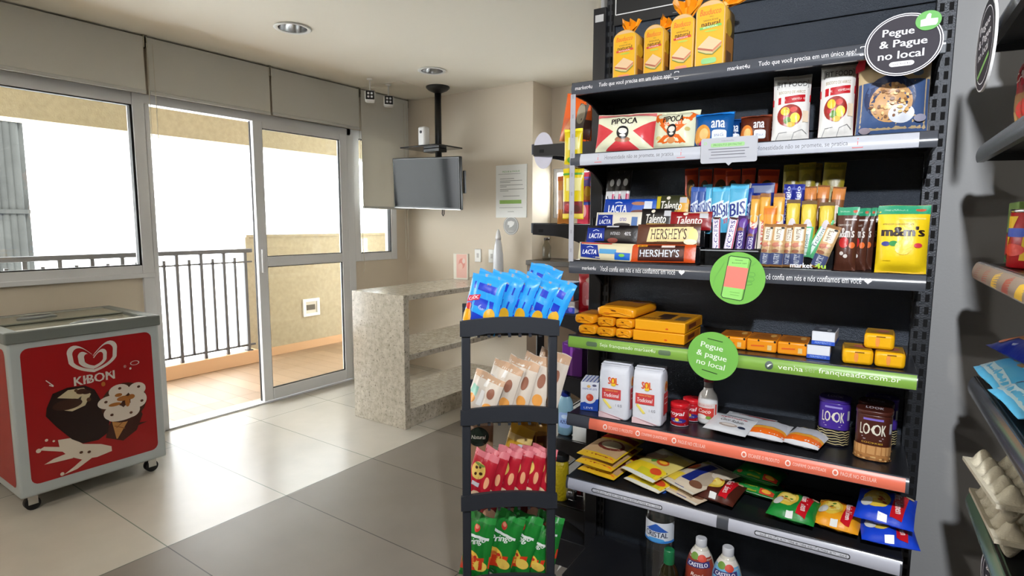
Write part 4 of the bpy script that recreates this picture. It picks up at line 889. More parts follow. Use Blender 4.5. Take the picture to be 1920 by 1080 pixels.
choc('chocolate_bar', 'cream and blue chocolate bar lying frontmost at the far left of the third shelf', 1083, 1188, 456, 0, (214, 204, 170), lacta(0)+[('r', -.1, .35, .2, .62, (70, 150, 200)), ('r', .18, .06, .44, .45, (24, 96, 190)), ('r', -.46, .9, .1, .985, (190, 40, 40)), ('e', .3, .3, .05, .09, (120, 190, 60))], roll=1)
choc('chocolate_bar', 'brown chocolate bar with orange ends and white lettering in the front row', 1180, 1304, 459, 0, (200, 74, 22), [('r', -.36, .06, .34, .94, (64, 28, 22)), ('t', "HERSHEY'S", -.03, .48, .60, .42, {'bold': .02}, (206, 212, 226)), ('r', -.38, .84, -.22, .95, (230, 160, 40)), ('r', .0, .80, .2, .92, (220, 206, 200)), ('e', .30, .5, .04, .2, (92, 46, 34))], roll=-1)
choc('chocolate_bar', 'black chocolate bar with blue badge in the second row on the left', 1096, 1194, 423, 1, (24, 18, 20), lacta(1)+[('t', 'INTENSO', .1, .55, .18, .16, (200, 200, 206)), ('t', '40%', .33, .55, .12, .2, (220, 220, 226)), ('e', .06, .2, .1, .12, (130, 60, 50)), ('r', -.08, .88, .15, .95, (210, 210, 215))])
choc('chocolate_bar', 'brown chocolate bar with large cream label and dark lettering in the second row', 1194, 1313, 420, 1, (92, 54, 38), [('q', ((-.34, .03), (.46, .03), (.38, .97), (-.28, .97)), (232, 216, 158)), ('t', "HERSHEY'S", .02, .52, .56, .50, {'bold': .02}, (74, 44, 34)), ('t', 'COOKIES', -.08, .14, .16, .1, (120, 90, 60)), ('r', .1, .86, .34, .95, (120, 84, 66)), ('e', .40, .42, .07, .34, (240, 222, 140)), ('e', .36, .16, .1, .12, (246, 240, 210))], roll=-1)
choc('chocolate_bar', 'white and blue chocolate bar in the third row on the left', 1116, 1202, 398, 2, (222, 214, 196), lacta(1)+[('t', 'oreo', .12, .55, .14, .2, (90, 70, 160)), ('e', .1, .25, .18, .1, (50, 46, 50)), ('r', .3, .2, .42, .7, (70, 110, 170))])
tal = lambda acc: [('t', 'Talento', -.02, .5, .62, .42, {'shear': .2, 'bold': .03}, (240, 236, 228)), ('r', -.3, .22, .3, .27, acc), ('r', .22, .62, .42, .88, (200, 200, 204)), ('e', -.12, .85, .06, .08, (236, 226, 206)), ('e', .1, .12, .1, .1, (150, 96, 50))]
choc('chocolate_bar', 'black chocolate bar with white script lettering in the third row', 1201, 1262, 391, 2, (26, 22, 22), tal((200, 160, 80)))
choc('chocolate_bar', 'dark red chocolate bar with white script lettering in the third row', 1256, 1334, 397, 2, (146, 16, 24), tal((146, 16, 24))+[('r', -.1, .88, .4, .97, (222, 190, 160))], dv=-.004)
choc('chocolate_bar', 'blue chocolate bar with white lettering, back row on the left', 1131, 1230, 373, 3, (22, 66, 168), [('t', 'LACTA', -.22, .42, .36, .42, {'bold': .04}, LBL), ('l', [(-.28, .74), (-.2, .80), (-.14, .74)], .012, .04, LBL), ('q', ((.02, .1), (.5, .0), (.5, .9), (.1, .9)), (30, 90, 190)), ('e', .18, .72, .14, .1, (176, 120, 90)), ('e', .2, .25, .16, .12, (110, 60, 50)), ('r', .28, .3, .42, .85, (210, 220, 236))], roll=1)
choc('chocolate_bar', 'olive green chocolate bar with golden ends, back row on the right', 1229, 1292, 366, 3, (58, 60, 36), [('r', -.48, .1, -.36, .95, (200, 180, 40)), ('q', ((.16, .1), (.48, .1), (.48, .9), (.28, .9)), (230, 170, 50))]+tal((200, 160, 60)), dv=-.004)
for k, (xl, xr, yt) in enumerate(((1134, 1150, 320), (1147, 1162, 319), (1158, 1176, 318))):
    u, z, W, H = P(xl, xr, yt, 1.925, Z3+.146)
    bag('candy_bar', ('white and black candy bar standing behind the blue bar, leftmost of three', 'white and black candy bar standing behind the blue bar, middle of three', 'white and black candy bar standing behind the blue bar, rightmost of three')[k], 'candy bar', W*1.25, H, 0.014, (214, 212, 214), [('r', -.5, .56, .5, 1, (52, 50, 52)), ('e', .1, .74, .2, .08, (200, 200, 200)), ('l', [(-.2, .45), (.2, .12)], .08, .03, (60, 56, 60)), ('r', .25, .05, .48, .5, (190, 40, 90))], (u, 1.925, z), -6, 8, 2, 'white and black candy bars behind the chocolate', crk=.4, n=(8, 14))

def sbar(name, label, x0, x1, yt, row, base, ops, group, roll=0, yaw=0, dv=0, D=0.016, lean=8, cat='snack bar', back=None, H=None, dz=0):
    va, vb, h = SR[row]; v = va+0.012+dv; u, z, W, H0 = P(x0, x1, yt, v, Z3+h+0.001+dz, lean=lean)
    return bag(name, label, cat, W, H or H0, D, base, ops, (u, v+0.002, z), yaw, lean, roll, group, crk=.5, pinch=0.02, seam=.03, n=(10, 16), back=back)
def vt(st, a, b, wd, ht, col, **k): return ('t', st, a, b, wd, ht, dict(rot=90, asp=1, bold=.02, **k), col)
def vtext(st, a, b, ln, th, col, asp):               # lettering running up the bar; ln along b, th across a
    return ('t', st, a, b, ln*asp, th/asp*1.0, {'rot': 90, 'asp': asp, 'bold': .02}, col)
# text rotated on a bar of width W and height H: asp = H/W keeps it undistorted
def nuts(label, x0, x1, roll=0, yt=420, dv=0, yaw=0):
    sbar('nut_bar', label, x0, x1, yt, 0, (206, 168, 118), [('r', -.5, .93, .5, 1, (150, 104, 60)), ('R', -.36, .60, .36, .92, .1, .04, (222, 214, 196)), vtext('NUTS', -.02, .755, .24, .34, (110, 80, 50), 3.2), ('e', .24, .9, .14, .025, (40, 34, 30)), ('e', -.1, .5, .34, .06, (196, 120, 96)), ('e', .15, .42, .3, .05, (226, 180, 130)), ('e', -.15, .36, .26, .04, (170, 100, 70)), ('e', .2, .53, .16, .03, (230, 190, 150)), ('r', -.46, .05, .46, .31, (76, 84, 130)), vtext('NUTRY', 0, .18, .22, .40, (232, 232, 240), 3.2), ('r', -.5, .0, .5, .05, (150, 100, 50))], 'nut bars in the front row of the right stand', roll, yaw, dv, 0.014, 10)
nuts('nut bar with blue base, leftmost in the front row of the right stand', 1427, 1447, 3)
nuts('nut bar with blue base, second from the left in the front row', 1446, 1471, 2)
nuts('nut bar tucked behind its neighbours, third in the front row', 1469, 1488, 2, 422, .014)
nuts('nut bar with blue base, fourth from the left in the front row', 1484, 1510, 1)
nuts('nut bar leaning far to the right at the end of the front row', 1522, 1550, 17, 420, .0, -4)
def gum(label, x0, x1, yt, roll, st, dv):
    sbar('gum_pack', label, x0, x1, yt, 0, (96, 190, 130), [('q', ((-.4, .05), (.1, .05), (.3, .95), (-.3, .95)), (226, 240, 232)), vtext(st, -.05, .5, .5, .4, (30, 90, 90), 3.0)], 'green gum packs among the nut bars', roll, 0, dv, 0.010, 8, 'gum', dz=.028)
gum('green and white gum pack standing upright among the nut bars', 1503, 1522, 425, 3, 'Trident', .026)
gum('green and white gum pack tilted to the right above the other', 1510, 1530, 404, 24, 'Trident', .034)
def snick(label, x0, x1, yt, roll, dark, dv=0):
    sbar('caramel_bar', label, x0, x1, yt, 1, (70, 40, 96) if dark else (64, 36, 34), ([('e', .1, .82, .4, .12, (96, 56, 150)), ('e', -.1, .66, .3, .06, (130, 80, 50))] if dark else [('R', -.46, .03, .46, .97, .12, .04, (214, 206, 226))]) + [('R', -.32, .06, .34, .64 if dark else .94, .08, .03, (58, 40, 120) if dark else (226, 220, 240)), vtext('SNICKERS', 0, .35 if dark else .5, .5 if dark else .82, .42, (226, 220, 240) if dark else (52, 34, 120), 3.0)] + ([] if dark else [('r', .34, .05, .42, .95, (196, 40, 70))]), 'caramel bars on the black step', roll, 0, dv, 0.014, 8, 'candy bar', dz=-.03)
snick('caramel bar in white wrapper, left of two', 1338, 1353, 407, -3, 0)
snick('caramel bar in white wrapper leaning right, right of two', 1356, 1374, 407, 7, 0)
snick('caramel bar in purple wrapper, the taller of two', 1378, 1397, 404, 3, 1)
snick('caramel bar in purple wrapper, the shorter of two', 1397, 1415, 420, 4, 1, -.008)
def wafer(label, x0, x1, yt, c, roll=0, dv=0, txt='BIS'):
    sbar('wafer_pack', label, x0, x1, yt, 2, c, [('r', -.49, .9, .49, .98, tuple(min(255, int(q*1.1)) for q in c)), ('q', ((-.44, .30), (.44, .34), (.44, .72), (-.44, .62)), (214, 232, 240) if c[0] > 60 else (200, 210, 226)), ('t', txt, 0, .50, .8, .26, {'bold': .05, 'rot': 8, 'asp': 1.5}, (22, 44, 130)), ('t', 'XTRA', .08, .28, .56, .1, {'bold': .04, 'rot': 8, 'asp': 1.5}, (216, 50, 60))], 'wafer packs on the right stand', roll, 0, dv, 0.011, 6, 'wafer', dz=-.006)
LBU = (84, 176, 214)
wafer('blue and white wafer pack at the left end of the wafer row', 1294, 1309, 350, (60, 90, 160))
wafer('blue and white wafer pack second from the left in the wafer row', 1308, 1322, 350, (60, 90, 160), 0, .004)
wafer('light blue wafer pack, narrow visible edge behind the others', 1319, 1337, 345, LBU, -2, .012)
wafer('light blue wafer pack with half its lettering visible', 1333, 1357, 350, LBU, 1, .006)
wafer('light blue wafer pack second from the right', 1353, 1374, 348, LBU, 0, .008)
wafer('light blue wafer pack frontmost with all its lettering visible', 1365, 1400, 344, LBU, 2, -.004)
wafer('dark blue wafer pack at the right end of the wafer row', 1400, 1412, 352, (34, 62, 150), 0, .008)
def nutry(label, x0, x1, yt, roll=0, dv=0):
    sbar('banana_bar', label, x0, x1, yt, 1, (226, 218, 206), [('r', -.5, .62, .5, .98, (222, 164, 62)), ('r', -.5, .93, .5, 1, (150, 100, 60)), ('e', 0, .55, .4, .08, (236, 170, 60)), vtext('NUTRY', 0, .30, .44, .36, (200, 70, 60), 3.0)], 'white and yellow fruit bars on the right stand', roll, 0, dv, 0.014, 6, dz=.0)
nutry('white and yellow fruit bar, leftmost of three', 1406, 1422, 366, 1)
nutry('white and yellow fruit bar, middle of three', 1424, 1444, 362, 0, .004)
nutry('white and yellow fruit bar, rightmost of three beside the little cakes', 1450, 1471, 362, 0)
sbar('nut_cluster_pack', 'orange snack pack with brown nuts printed, between the fruit bars', 1432, 1456, 386, 1, (226, 146, 40), [('e', 0, .35, .36, .2, (150, 90, 60)), ('e', .1, .45, .2, .1, (200, 140, 90)), ('r', -.5, .8, .5, .95, (214, 120, 30))], None, 0, 0, -.009, 0.012, 6, 'snack')
def cake(label, x0, x1, yt, dv=0):
    sbar('cake_pack', label, x0, x1, yt, 1, (214, 186, 60), [('e', 0, .74, .42, .2, (228, 200, 76)), ('e', 0, .36, .32, .26, (206, 200, 206)), ('r', -.5, .92, .5, 1, (120, 96, 70))], 'small yellow cake packs on the right stand', 0, 0, dv, 0.028, 4, 'cake', dz=.002)
cake('small yellow cake pack, leftmost of three', 1475, 1501, 374)
cake('small yellow cake pack, middle of three', 1503, 1532, 376)
cake('small yellow cake pack, rightmost of three', 1537, 1566, 379)
def flow(label, x0, x1, yt, row, base, ops, group, roll=0, dv=0, dz=0, cat='snack bar', name='snack_bar', D=.016): sbar(name, label, x0, x1, yt, row, base, ops, group, roll, 0, dv, D, 5, cat, dz=dz)
for k, (xl, xr) in enumerate(((1287, 1312), (1310, 1334), (1332, 1366), (1364, 1392), (1390, 1416), (1416, 1456))):
    flow(('orange and red bar in shade, first from the left in the back row', 'orange and red bar in shade, second from the left in the back row', 'wide orange and red bar in shade, third from the left in the back row', 'orange and red bar in shade, fourth from the left in the back row', 'orange and red bar in shade, fifth from the left in the back row', 'wide orange and red bar in shade, sixth from the left in the back row')[k], xl, xr, 315+(k % 2)*2, 3, (188, 66, 26), [('r', -.46, .12, .46, .3, (226, 120, 40)), ('e', 0, .55, .34, .22, (72, 50, 24)), ('e', .05, .52, .2, .12, (150, 110, 40)), ('r', -.46, .86, .46, .96, (140, 40, 20))], 'orange bars in the back row of the right stand', (k % 3-1)*3, .004*k % .012, -.006)
flow('dark blue biscuit pack lying in front of the orange bars', 1408, 1452, 343, 2, (20, 40, 120), [('t', 'OREO', -.05, .5, .7, .4, {'bold': .04}, (214, 220, 236)), ('r', -.48, .8, .48, .95, (130, 140, 170))], None, 0, .03, -.0, 'biscuit', 'biscuit_pack')
for k, (xl, xr) in enumerate(((1466, 1487), (1485, 1506))):
    flow(('blue wrapped bar above the little cakes, left of two', 'blue wrapped bar above the little cakes, right of two')[k], xl, xr, 345, 2, (34, 44, 140), [vtext('prestígio', 0, .6, .7, .5, (220, 224, 240), 2.2), ('r', -.48, .88, .48, .97, (90, 100, 180))], 'blue wrapped bars above the cakes', 2, 0)
for k, (xl, xr, yt) in enumerate(((1509, 1532, 349), (1530, 1553, 347), (1555, 1580, 350))):
    flow(('bronze foil wrapped bar, leftmost of three', 'bronze foil wrapped bar, middle of three', 'bronze foil wrapped bar, rightmost of three')[k], xl, xr, yt, 2, (134, 84, 48), [('r', -.48, .72, .48, .96, (206, 130, 66)), ('e', 0, .4, .34, .2, (206, 190, 170)), ('r', -.48, .02, .48, .14, (90, 56, 36))], 'bronze foil bars above the cakes', k*2, 0)
for k, (xl, xr, yt, dv) in enumerate(((1469, 1499, 308, 0), (1498, 1530, 304, 0), (1524, 1542, 305, .02), (1540, 1582, 304, -.002))):
    flow(('olive yellow pack in the back row, leftmost of four', 'olive yellow pack in the back row, second of four', 'narrow olive yellow pack in the back row, third of four', 'widest olive yellow pack in the back row, rightmost of four')[k], xl, xr, yt, 3, (140, 124, 36), [('r', -.46, .86, .46, .96, (110, 100, 30)), ('e', 0, .66, .3, .12, (120, 106, 30)), ('r', -.46, .06, .46, .26, (222, 214, 170)), ('r', -.3, .12, .3, .2, (90, 90, 130))], 'olive yellow packs in the back row of the right stand', (0, 0, 0, 3)[k], dv, 0)
# clear tray fronts
uL, uR = at(1424, 485, 1.724)[0], at(1560, 485, 1.724)[0]
b = MB(); b.box(uL, uR, 1.7165, 1.7185, Z3+.001, Z3+.066, ACRYL); b.box(uL, uR, 1.7165, 1.719, Z3+.001, Z3+.004, M((200, 202, 206), 0.2))
b.art(lambda a, c: Vector((uL+(a+.5)*(uR-uL), 1.7165, Z3+c*.066)), [('t', 'market', .10, .22, .30, .20, {'bold': .04}, (236, 236, 238)), ('t', '4u', .355, .22, .14, .20, {'bold': .04}, (170, 210, 60))], paper)
o = b.build('acrylic_guard'); o.matrix_world = Matrix.Rotation(G, 4, 'Z'); tag(o, 'clear acrylic tray front with white and green lettering before the nut bars', 'display tray')
uL, uR = at(1314, 485, 1.724)[0], at(1422, 485, 1.724)[0]
b = MB(); b.box(uL, uR, 1.7165, 1.7185, Z3+.001, Z3+.05, ACRYL); b.box(uL, uR, 1.7163, 1.719, Z3+.047, Z3+.050, M((150, 152, 156), 0.2)); b.box(uL, uR, 1.7163, 1.719, Z3+.001, Z3+.004, M((150, 152, 156), 0.2))
o = b.build('acrylic_guard'); o.matrix_world = Matrix.Rotation(G, 4, 'Z'); tag(o, 'clear acrylic tray front below the caramel bars, behind the green phone sign', 'display tray')
# stand up pouches of sweets
def sweets(label, x0, x1, yt, v, base, brown, yaw=0, full=True, roll=0):
    u, z, W, H = P(x0, x1, yt, v, Z3+.001)
    ops = [('r', -.5, .87, .5, .998, (36, 150, 108)), ('t', 'MAIS CHOCOLATE', -.15, .935, .45, .035, (190, 220, 200)), ('e', .32, .93, .1, .025, (190, 90, 60)), ('r', -.1, .79, .42, .815, (200, 190, 186) if brown else (230, 210, 110))]
    if brown: ops += [('t', 'CHOCOLATE', -.1, .715, .6, .03, (220, 210, 200)), ('t', "m&m's", -.04, .60, .80, .16, {'bold': .05}, (226, 220, 214)), ('e', -.06, .44, .22, .085, (196, 40, 40)), ('e', .3, .40, .12, .05, (226, 110, 50)), ('e', -.12, .27, .09, .03, (214, 206, 200)), ('e', .06, .23, .1, .03, (214, 206, 200)), ('l', [(.38, .03), (.12, .30)], .03, .015, (120, 80, 66))]
    else: ops += [('t', 'AMENDOIM COM CHOCOLATE', -.1, .72, .6, .022, (110, 80, 30)), ('t', "m&m's", .0, .615, .80, .145, {'bold': .07}, (44, 26, 24)), ('e', -.32, .43, .08, .035, (52, 60, 140)), ('e', -.17, .435, .09, .04, (40, 140, 70)), ('e', .30, .41, .075, .035, (206, 60, 70)), ('e', .02, .38, .16, .11, (236, 206, 60)), ('r', -.35, .18, -.2, .186, (180, 150, 20)), ('r', -.46, .0, .46, .03, (222, 176, 20))]
    bag('candy_pouch', label, 'candy', W, H, 0.034 if brown else 0.055, base, ops, (u, v, z), yaw, 3, roll, 'stand up pouches of chocolate candy', wedge=.75, crk=.6, pinch=.02, seam=.04)
BR, YE = (82, 46, 34), (234, 200, 26)
sweets('brown candy pouch in front, left of the yellow pouch', 1570, 1612, 388, 1.775, BR, 1, -10)
sweets('brown candy pouch second in the row behind the front one', 1598, 1632, 390, 1.81, BR, 1, -25)
sweets('brown candy pouch third in the row, only its edge showing', 1616, 1643, 390, 1.85, BR, 1, -25)
sweets('brown candy pouch rearmost in the row beside the yellow pouch', 1628, 1652, 389, 1.89, BR, 1, -25)
sweets('large yellow candy pouch with green strip at the right end of the third shelf', 1648, 1747, 385, 1.760, YE, 0, 0)
# ---- fourth shelf: yellow packets ----------------------------------------------
Z4 = ZS[3]
AMB, AMB2 = (236, 158, 24), (196, 124, 20)
TXT = (120, 60, 30)
def gz(px, py, z):                                    # pixel on a level plane -> (u, v)
    d = ray(px, py); p = CAM + d*((z-CAM.z)/d.z); return p.dot(GU), p.dot(GV)
def packet(label, x0, x1, z, v, L, W=None, H=0.030, yaw=0, group='soft yellow packets piled at the left of the fourth shelf', seed=1, tail=True):
    """soft wrapped brick lying with its folded end to the front"""
    u0, u1 = at(x0, 620, v)[0], at(x1, 620, v)[0]; W = abs(u1-u0); rg = random.Random(seed); b = MB()
    m, m2, mk_ = film(AMB), film(AMB2), film((90, 40, 24))
    def ring(y, s, sag=0):
        n = 20; out = []
        for j in range(n):
            q = 2*pi*j/n; c, s_ = cos(q), sin(q)
            x = math.copysign(abs(c)**.45, c)*W/2*s; zz = H/2+math.copysign(abs(s_)**.45, s_)*H/2*s*(1-sag)
            out.append(Vector((x+rg.uniform(-1, 1)*.0012, y+rg.uniform(-1, 1)*.001, max(0, zz+rg.uniform(-1, 1)*.0008))))
        return out
    R_ = [ring(0.004, .55), ring(0.0, .82), ring(0.005, .97), ring(0.02, 1), ring(L*.5, 1), ring(L-.02, 1), ring(L-.004, .93), ring(L, .6)]
    V = [[b.bm.verts.new(p) for p in r] for r in R_]; i = b.mi(m); n = 20
    for A, B in zip(V, V[1:]):
        for j in range(n):
            f = b.bm.faces.new((A[j], B[j], B[(j+1) % n], A[(j+1) % n])); f.material_index = i; f.smooth = True
    b.bm.faces.new(V[0]).material_index = i; b.bm.faces.new(V[-1][::-1]).material_index = i
    Ft = lambda a, c: Vector((a*W*.86, 0.02+c*(L-.04), H+.0004))
    b.art(Ft, [('r', -.5, .1, .5, .95, (176, 112, 26)), ('l', [(-.4, .3), (.4, .3)], .05, .03, TXT), ('e', .2, .75, .2, .1, (120, 70, 60)), ('r', -.45, .8, -.1, .9, (110, 50, 30))])
    Ff = lambda a, c: Vector((a*W*.8, -0.0008, H*.12+c*H*.76))
    b.art(Ff, [('p', [(-.2, .85), (.0, .75), (.04, .62), (-.1, .7)], (90, 40, 20)), ('q', ((-.5, .1), (.1, .45), (.1, .5), (-.5, .2)), (214, 140, 20)), ('q', ((.5, .15), (.0, .55), (.0, .6), (.5, .3)), (248, 178, 50)), ('e', -.28, .3, .1, .12, (210, 120, 20))])
    if tail:
        for sx in (-1, 1): b.face([(sx*W*.4, L-.004, H*.3), (sx*W*.1, L+.012, H*.55), (0, L+.010, H*.9), (sx*W*.3, L, H*.95)], m, True)
    o = b.build('yellow_packet'); pose(o, (u0+u1)/2, v, z, yaw=yaw); return tag(o, label, 'packet', group)
h = 0.030
packet('yellow packet at the bottom of the pile, leftmost end on the shelf', 1084, 1117, Z4+.001, 1.745, .17, seed=1)
packet('yellow packet at the bottom of the pile, middle end on the shelf', 1118, 1151, Z4+.001, 1.742, .18, seed=2)
packet('yellow packet at the bottom of the pile, right end beside the flat boxes', 1153, 1184, Z4+.001, 1.745, .18, seed=3)
packet('yellow packet in the second layer, leftmost of the pile sagging over the edge', 1076, 1113, Z4+.0325, 1.765, .15, seed=4, yaw=-3)
packet('yellow packet in the second layer, middle of the pile', 1119, 1150, Z4+.0325, 1.750, .19, seed=5, yaw=2)
packet('yellow packet in the second layer, right with its tail showing behind', 1152, 1186, Z4+.0325, 1.750, .23, seed=6, yaw=-4)
packet('yellow packet lying across on top of the pile', 1117, 1190, Z4+.0640, 1.760, .21, seed=7, H=.034, yaw=-3)
def flatbox(label, x0, x1, zb, v, D, H, base, arts, group, yaw=0):
    u0, u1 = at(x0, 640, v)[0], at(x1, 640, v)[0]
    return carton('flat_box', label, 'box', abs(u1-u0), D, H, base, arts, ((u0+u1)/2, v+D/2, zb), yaw, 0, 0, group, .003, film)
fa = {'t': [('r', -.46, .1, .46, .9, (206, 140, 30)), ('r', -.2, .4, .1, .75, (60, 40, 30)), ('r', .2, .2, .42, .6, (110, 90, 60)), ('e', .0, .3, .12, .12, (70, 50, 40)), ('t', 'INTEGRAL', -.25, .2, .4, .14, {'bold': .02}, TXT)], 'f': [('r', -.48, .05, -.02, .12, (224, 140, 16)), ('e', .15, .3, .03, .08, (220, 90, 30))], 'r': [('r', -.4, .2, .4, .8, (200, 120, 30)), ('r', -.3, .3, .1, .7, (120, 60, 30))]}
flatbox('wide flat yellow box lying on the shelf, lower of two', 1186, 1283, Z4+.001, 1.742, .20, .033, (240, 162, 22), fa, 'flat yellow boxes beside the pile')
flatbox('wide flat yellow box stacked on the lower one', 1190, 1285, Z4+.035, 1.745, .20, .033, (240, 166, 26), fa, 'flat yellow boxes beside the pile', -1)
oa = {'t': [('r', -.48, .05, .48, .95, (190, 112, 34))]+[('l', [(-.4+.02*j, .2+.1*j), (.3, .2+.1*j)], .02, .03, (120, 66, 30)) for j in range(6)] + [('e', .3, .6, .1, .2, (222, 170, 90))], 'f': [('l', [(-.35, .45), (.1, .5)], .02, .12, (224, 100, 40)), ('e', .44, .9, .04, .1, (50, 40, 30)), ('e', -.1, .92, .03, .08, (60, 44, 30)), ('r', .2, .2, .34, .6, (226, 196, 130))]}
for k, (xl, xr, lb) in enumerate(((1345, 1398, 'orange flat packet partly hidden behind the green lettered sign'), (1399, 1456, 'orange flat packet in the middle of the row right of the sign'), (1457, 1514, 'orange flat packet at the right end of the row, beside the white boxes'))):
    u0, u1 = at(xl, 650, 1.77)[0], at(xr, 650, 1.77)[0]
    carton('flat_packet', lb, 'packet', u1-u0-.0005, .12, .036, (240, 150, 26), oa, ((u0+u1)/2, 1.832, Z4+.001), 0, 0, 0, 'orange flat packets right of the green sign', .005, film)
wa = {'f': [('r', -.5, .02, .5, .30, (34, 80, 190)), ('r', -.46, .32, .46, .9, (226, 230, 238)), ('t', 'FERMENTO', 0, .17, .7, .14, (160, 190, 240))], 't': [('r', -.48, .05, .48, .95, (70, 74, 84)), ('e', -.1, .5, .2, .2, (110, 114, 124)), ('e', .2, .3, .1, .2, (150, 154, 160))], 'r': [('r', -.5, .0, .5, .3, (34, 80, 190))]}
u0, u1 = at(1512, 665, 1.755)[0], at(1556, 665, 1.755)[0]
carton('white_box', 'small white and blue box on the fourth shelf, lower of two', 'box', u1-u0, .10, .037, (214, 218, 228), wa, ((u0+u1)/2, 1.81, Z4+.001), 0, 0, 0, 'small white and blue boxes', .002)
carton('white_box', 'small white and blue box stacked on the lower one', 'box', u1-u0, .10, .037, (214, 218, 228), wa, ((u0+u1)/2+.012, 1.818, Z4+.039), -3, 0, 0, 'small white and blue boxes', .002)
def ypack(label, x0, x1, z, v, D, yaw):
    u0, u1 = at(x0, 670, v)[0], at(x1, 670, v)[0]
    carton('yellow_brick_pack', label, 'packet', u1-u0, D, .041, (240, 178, 18), {'t': [('r', -.44, .06, .44, .92, (170, 130, 50)), ('e', .1, .5, .22, .24, (190, 110, 90)), ('r', -.4, .7, .3, .8, (210, 160, 40)), ('l', [(-.3, .3), (.3, .3)], .03, .05, (110, 70, 50))], 'f': [('e', -.05, .5, .07, .34, (236, 150, 70)), ('l', [(-.1, .82), (.2, .82)], .03, .07, (130, 90, 20))], 'r': [('r', -.4, .2, .4, .9, (150, 100, 60))]}, ((u0+u1)/2, v+D/2, z), yaw, 0, 0, 'yellow brick packs at the right end of the fourth shelf', .009, film)
ypack('yellow brick pack on the shelf, lower left of three', 1577, 1636, Z4+.001, 1.740, .10, 3)
ypack('yellow brick pack on the shelf, lower right of three', 1640, 1699, Z4+.001, 1.742, .10, 0)
ypack('yellow brick pack resting on top of the other two', 1619, 1677, Z4+.0435, 1.760, .10, -2)

# ---- fifth shelf ----------------------------------------------------------------
Z5 = ZS[4]
carton('cream_carton', 'small white and blue carton at the left end of the fifth shelf', 'carton', .062, .098, .098, (226, 228, 236),
    {'f': [('q', ((-.5, 0), (.5, 0), (.5, .44), (-.5, .26)), (24, 70, 170)), ('e', -.05, .86, .1, .05, (236, 190, 110)), ('e', .26, .9, .12, .04, (90, 90, 120)), ('t', 'CREME DE LEITE', 0, .77, .8, .06, (60, 70, 150)), ('e', 0, .46, .36, .21, (222, 222, 228)), ('e', .02, .47, .2, .13, (206, 70, 46)), ('e', -.06, .5, .08, .05, (226, 110, 80)), ('t', 'LEVE', -.05, .1, .5, .07, (220, 226, 244))], 'r': [('r', -.5, .02, .5, .5, (30, 74, 176)), ('l', [(.0, .5), (.0, .9)], .1, .05, (60, 100, 190)), ('r', -.1, .06, .2, .14, (210, 216, 230))], 't': [('l', [(-.4+.2*j, .05), (-.3+.2*j, .95)], .06, .02, (30, 70, 170)) for j in range(5)]}, (-.782, 1.81, Z5+.001), 14)
def flour(label, x0, x1, yt, v, D, yaw):
    u, z, W, H = P(x0, x1, yt, v, Z5+.001); W *= 1.0; b = MB(); rg = random.Random(int(abs(u)*999))
    WM = M((222, 224, 232), 0.5, 0, 0.4, 0.2, 30); n = 28; rings = []
    def sec(z_, s, sd): 
        out = []
        for j in range(n):
            q = 2*pi*j/n; c, s_ = cos(q), sin(q); out.append(Vector((math.copysign(abs(c)**.30, c)*W/2*s+rg.uniform(-1, 1)*.0011, math.copysign(abs(s_)**.30, s_)*D/2*sd+rg.uniform(-1, 1)*.0011, z_)))
        return out
    S = [(0, .93, .93), (.004, .985, .985), (H*.05, 1, 1), (H*.5, 1.0, 1.015), (H*.86, .985, .98), (H*.93, .965, .92), (H*.97, .95, .80), (H, .93, .62)]
    V = [[b.bm.verts.new(p) for p in sec(*s)] for s in S]; i = b.mi(WM)
    for A, B in zip(V, V[1:]):
        for j in range(n):
            f = b.bm.faces.new((A[j], A[(j+1) % n], B[(j+1) % n], B[j])); f.material_index = i; f.smooth = True
    b.bm.faces.new(V[0][::-1]).material_index = i; b.bm.faces.new(V[-1]).material_index = i
    b.box(-W*.47, W*.47, -D*.30, D*.34, H, H+.004, WM, .0015); b.box(-W*.46, W*.46, -D*.04, D*.36, H+.004, H+.007, WM, .001)
    RD = (206, 66, 66)
    Ff = lambda a, c: Vector((a*W, -D/2*1.02-.001, c*H))
    b.art(Ff, [('e', .02, .72, .10, .075, (244, 204, 50)), ('t', 'SOL', 0, .735, .32, .13, {'bold': .06}, (222, 84, 44)), ('e', .01, .66, .08, .025, (244, 204, 50)), ('r', -.36, .38, .26, .58, RD), ('t', 'FARINHA DE TRIGO', -.05, .545, .42, .03, (244, 190, 90)), ('t', 'Tradicional', -.05, .46, .5, .075, {'shear': .15, 'bold': .02}, (246, 238, 240)), ('q', ((-.34, .35), (-.10, .2), (-.02, .22), (-.28, .38)), (240, 222, 110)), ('t', '1 KG', .2, .28, .2, .05, (150, 150, 160)), ('l', [(-.4, .12), (.36, .03)], .012, .01, (224, 160, 164)), ('q', ((-.46, .01), (.3, .01), (.0, .06), (-.46, .12)), (232, 200, 204))], paper)
    Fr = lambda a, c: Vector((W/2*1.015+.001, a*D, c*H))
    b.art(Fr, [('r', -.3, .2, .3, .60, RD), ('e', .0, .72, .2, .09, (236, 160, 60)), ('e', .0, .72, .1, .05, (200, 70, 50)), ('l', [(-.2, .5), (.2, .5)], .03, .02, (240, 220, 220)), ('l', [(-.2, .4), (.2, .4)], .03, .02, (240, 220, 220))], paper)
    o = b.build('flour_bag'); pose(o, u, v+D/2, z, yaw=yaw); return tag(o, label, 'flour', 'paper flour bags on the fifth shelf')
flour('white paper flour bag with red label, the left one of two', 1122, 1178, 688, 1.725, .075, 3)
flour('white paper flour bag with red label, the right one of two', 1185, 1242, 696, 1.728, .075, 2)
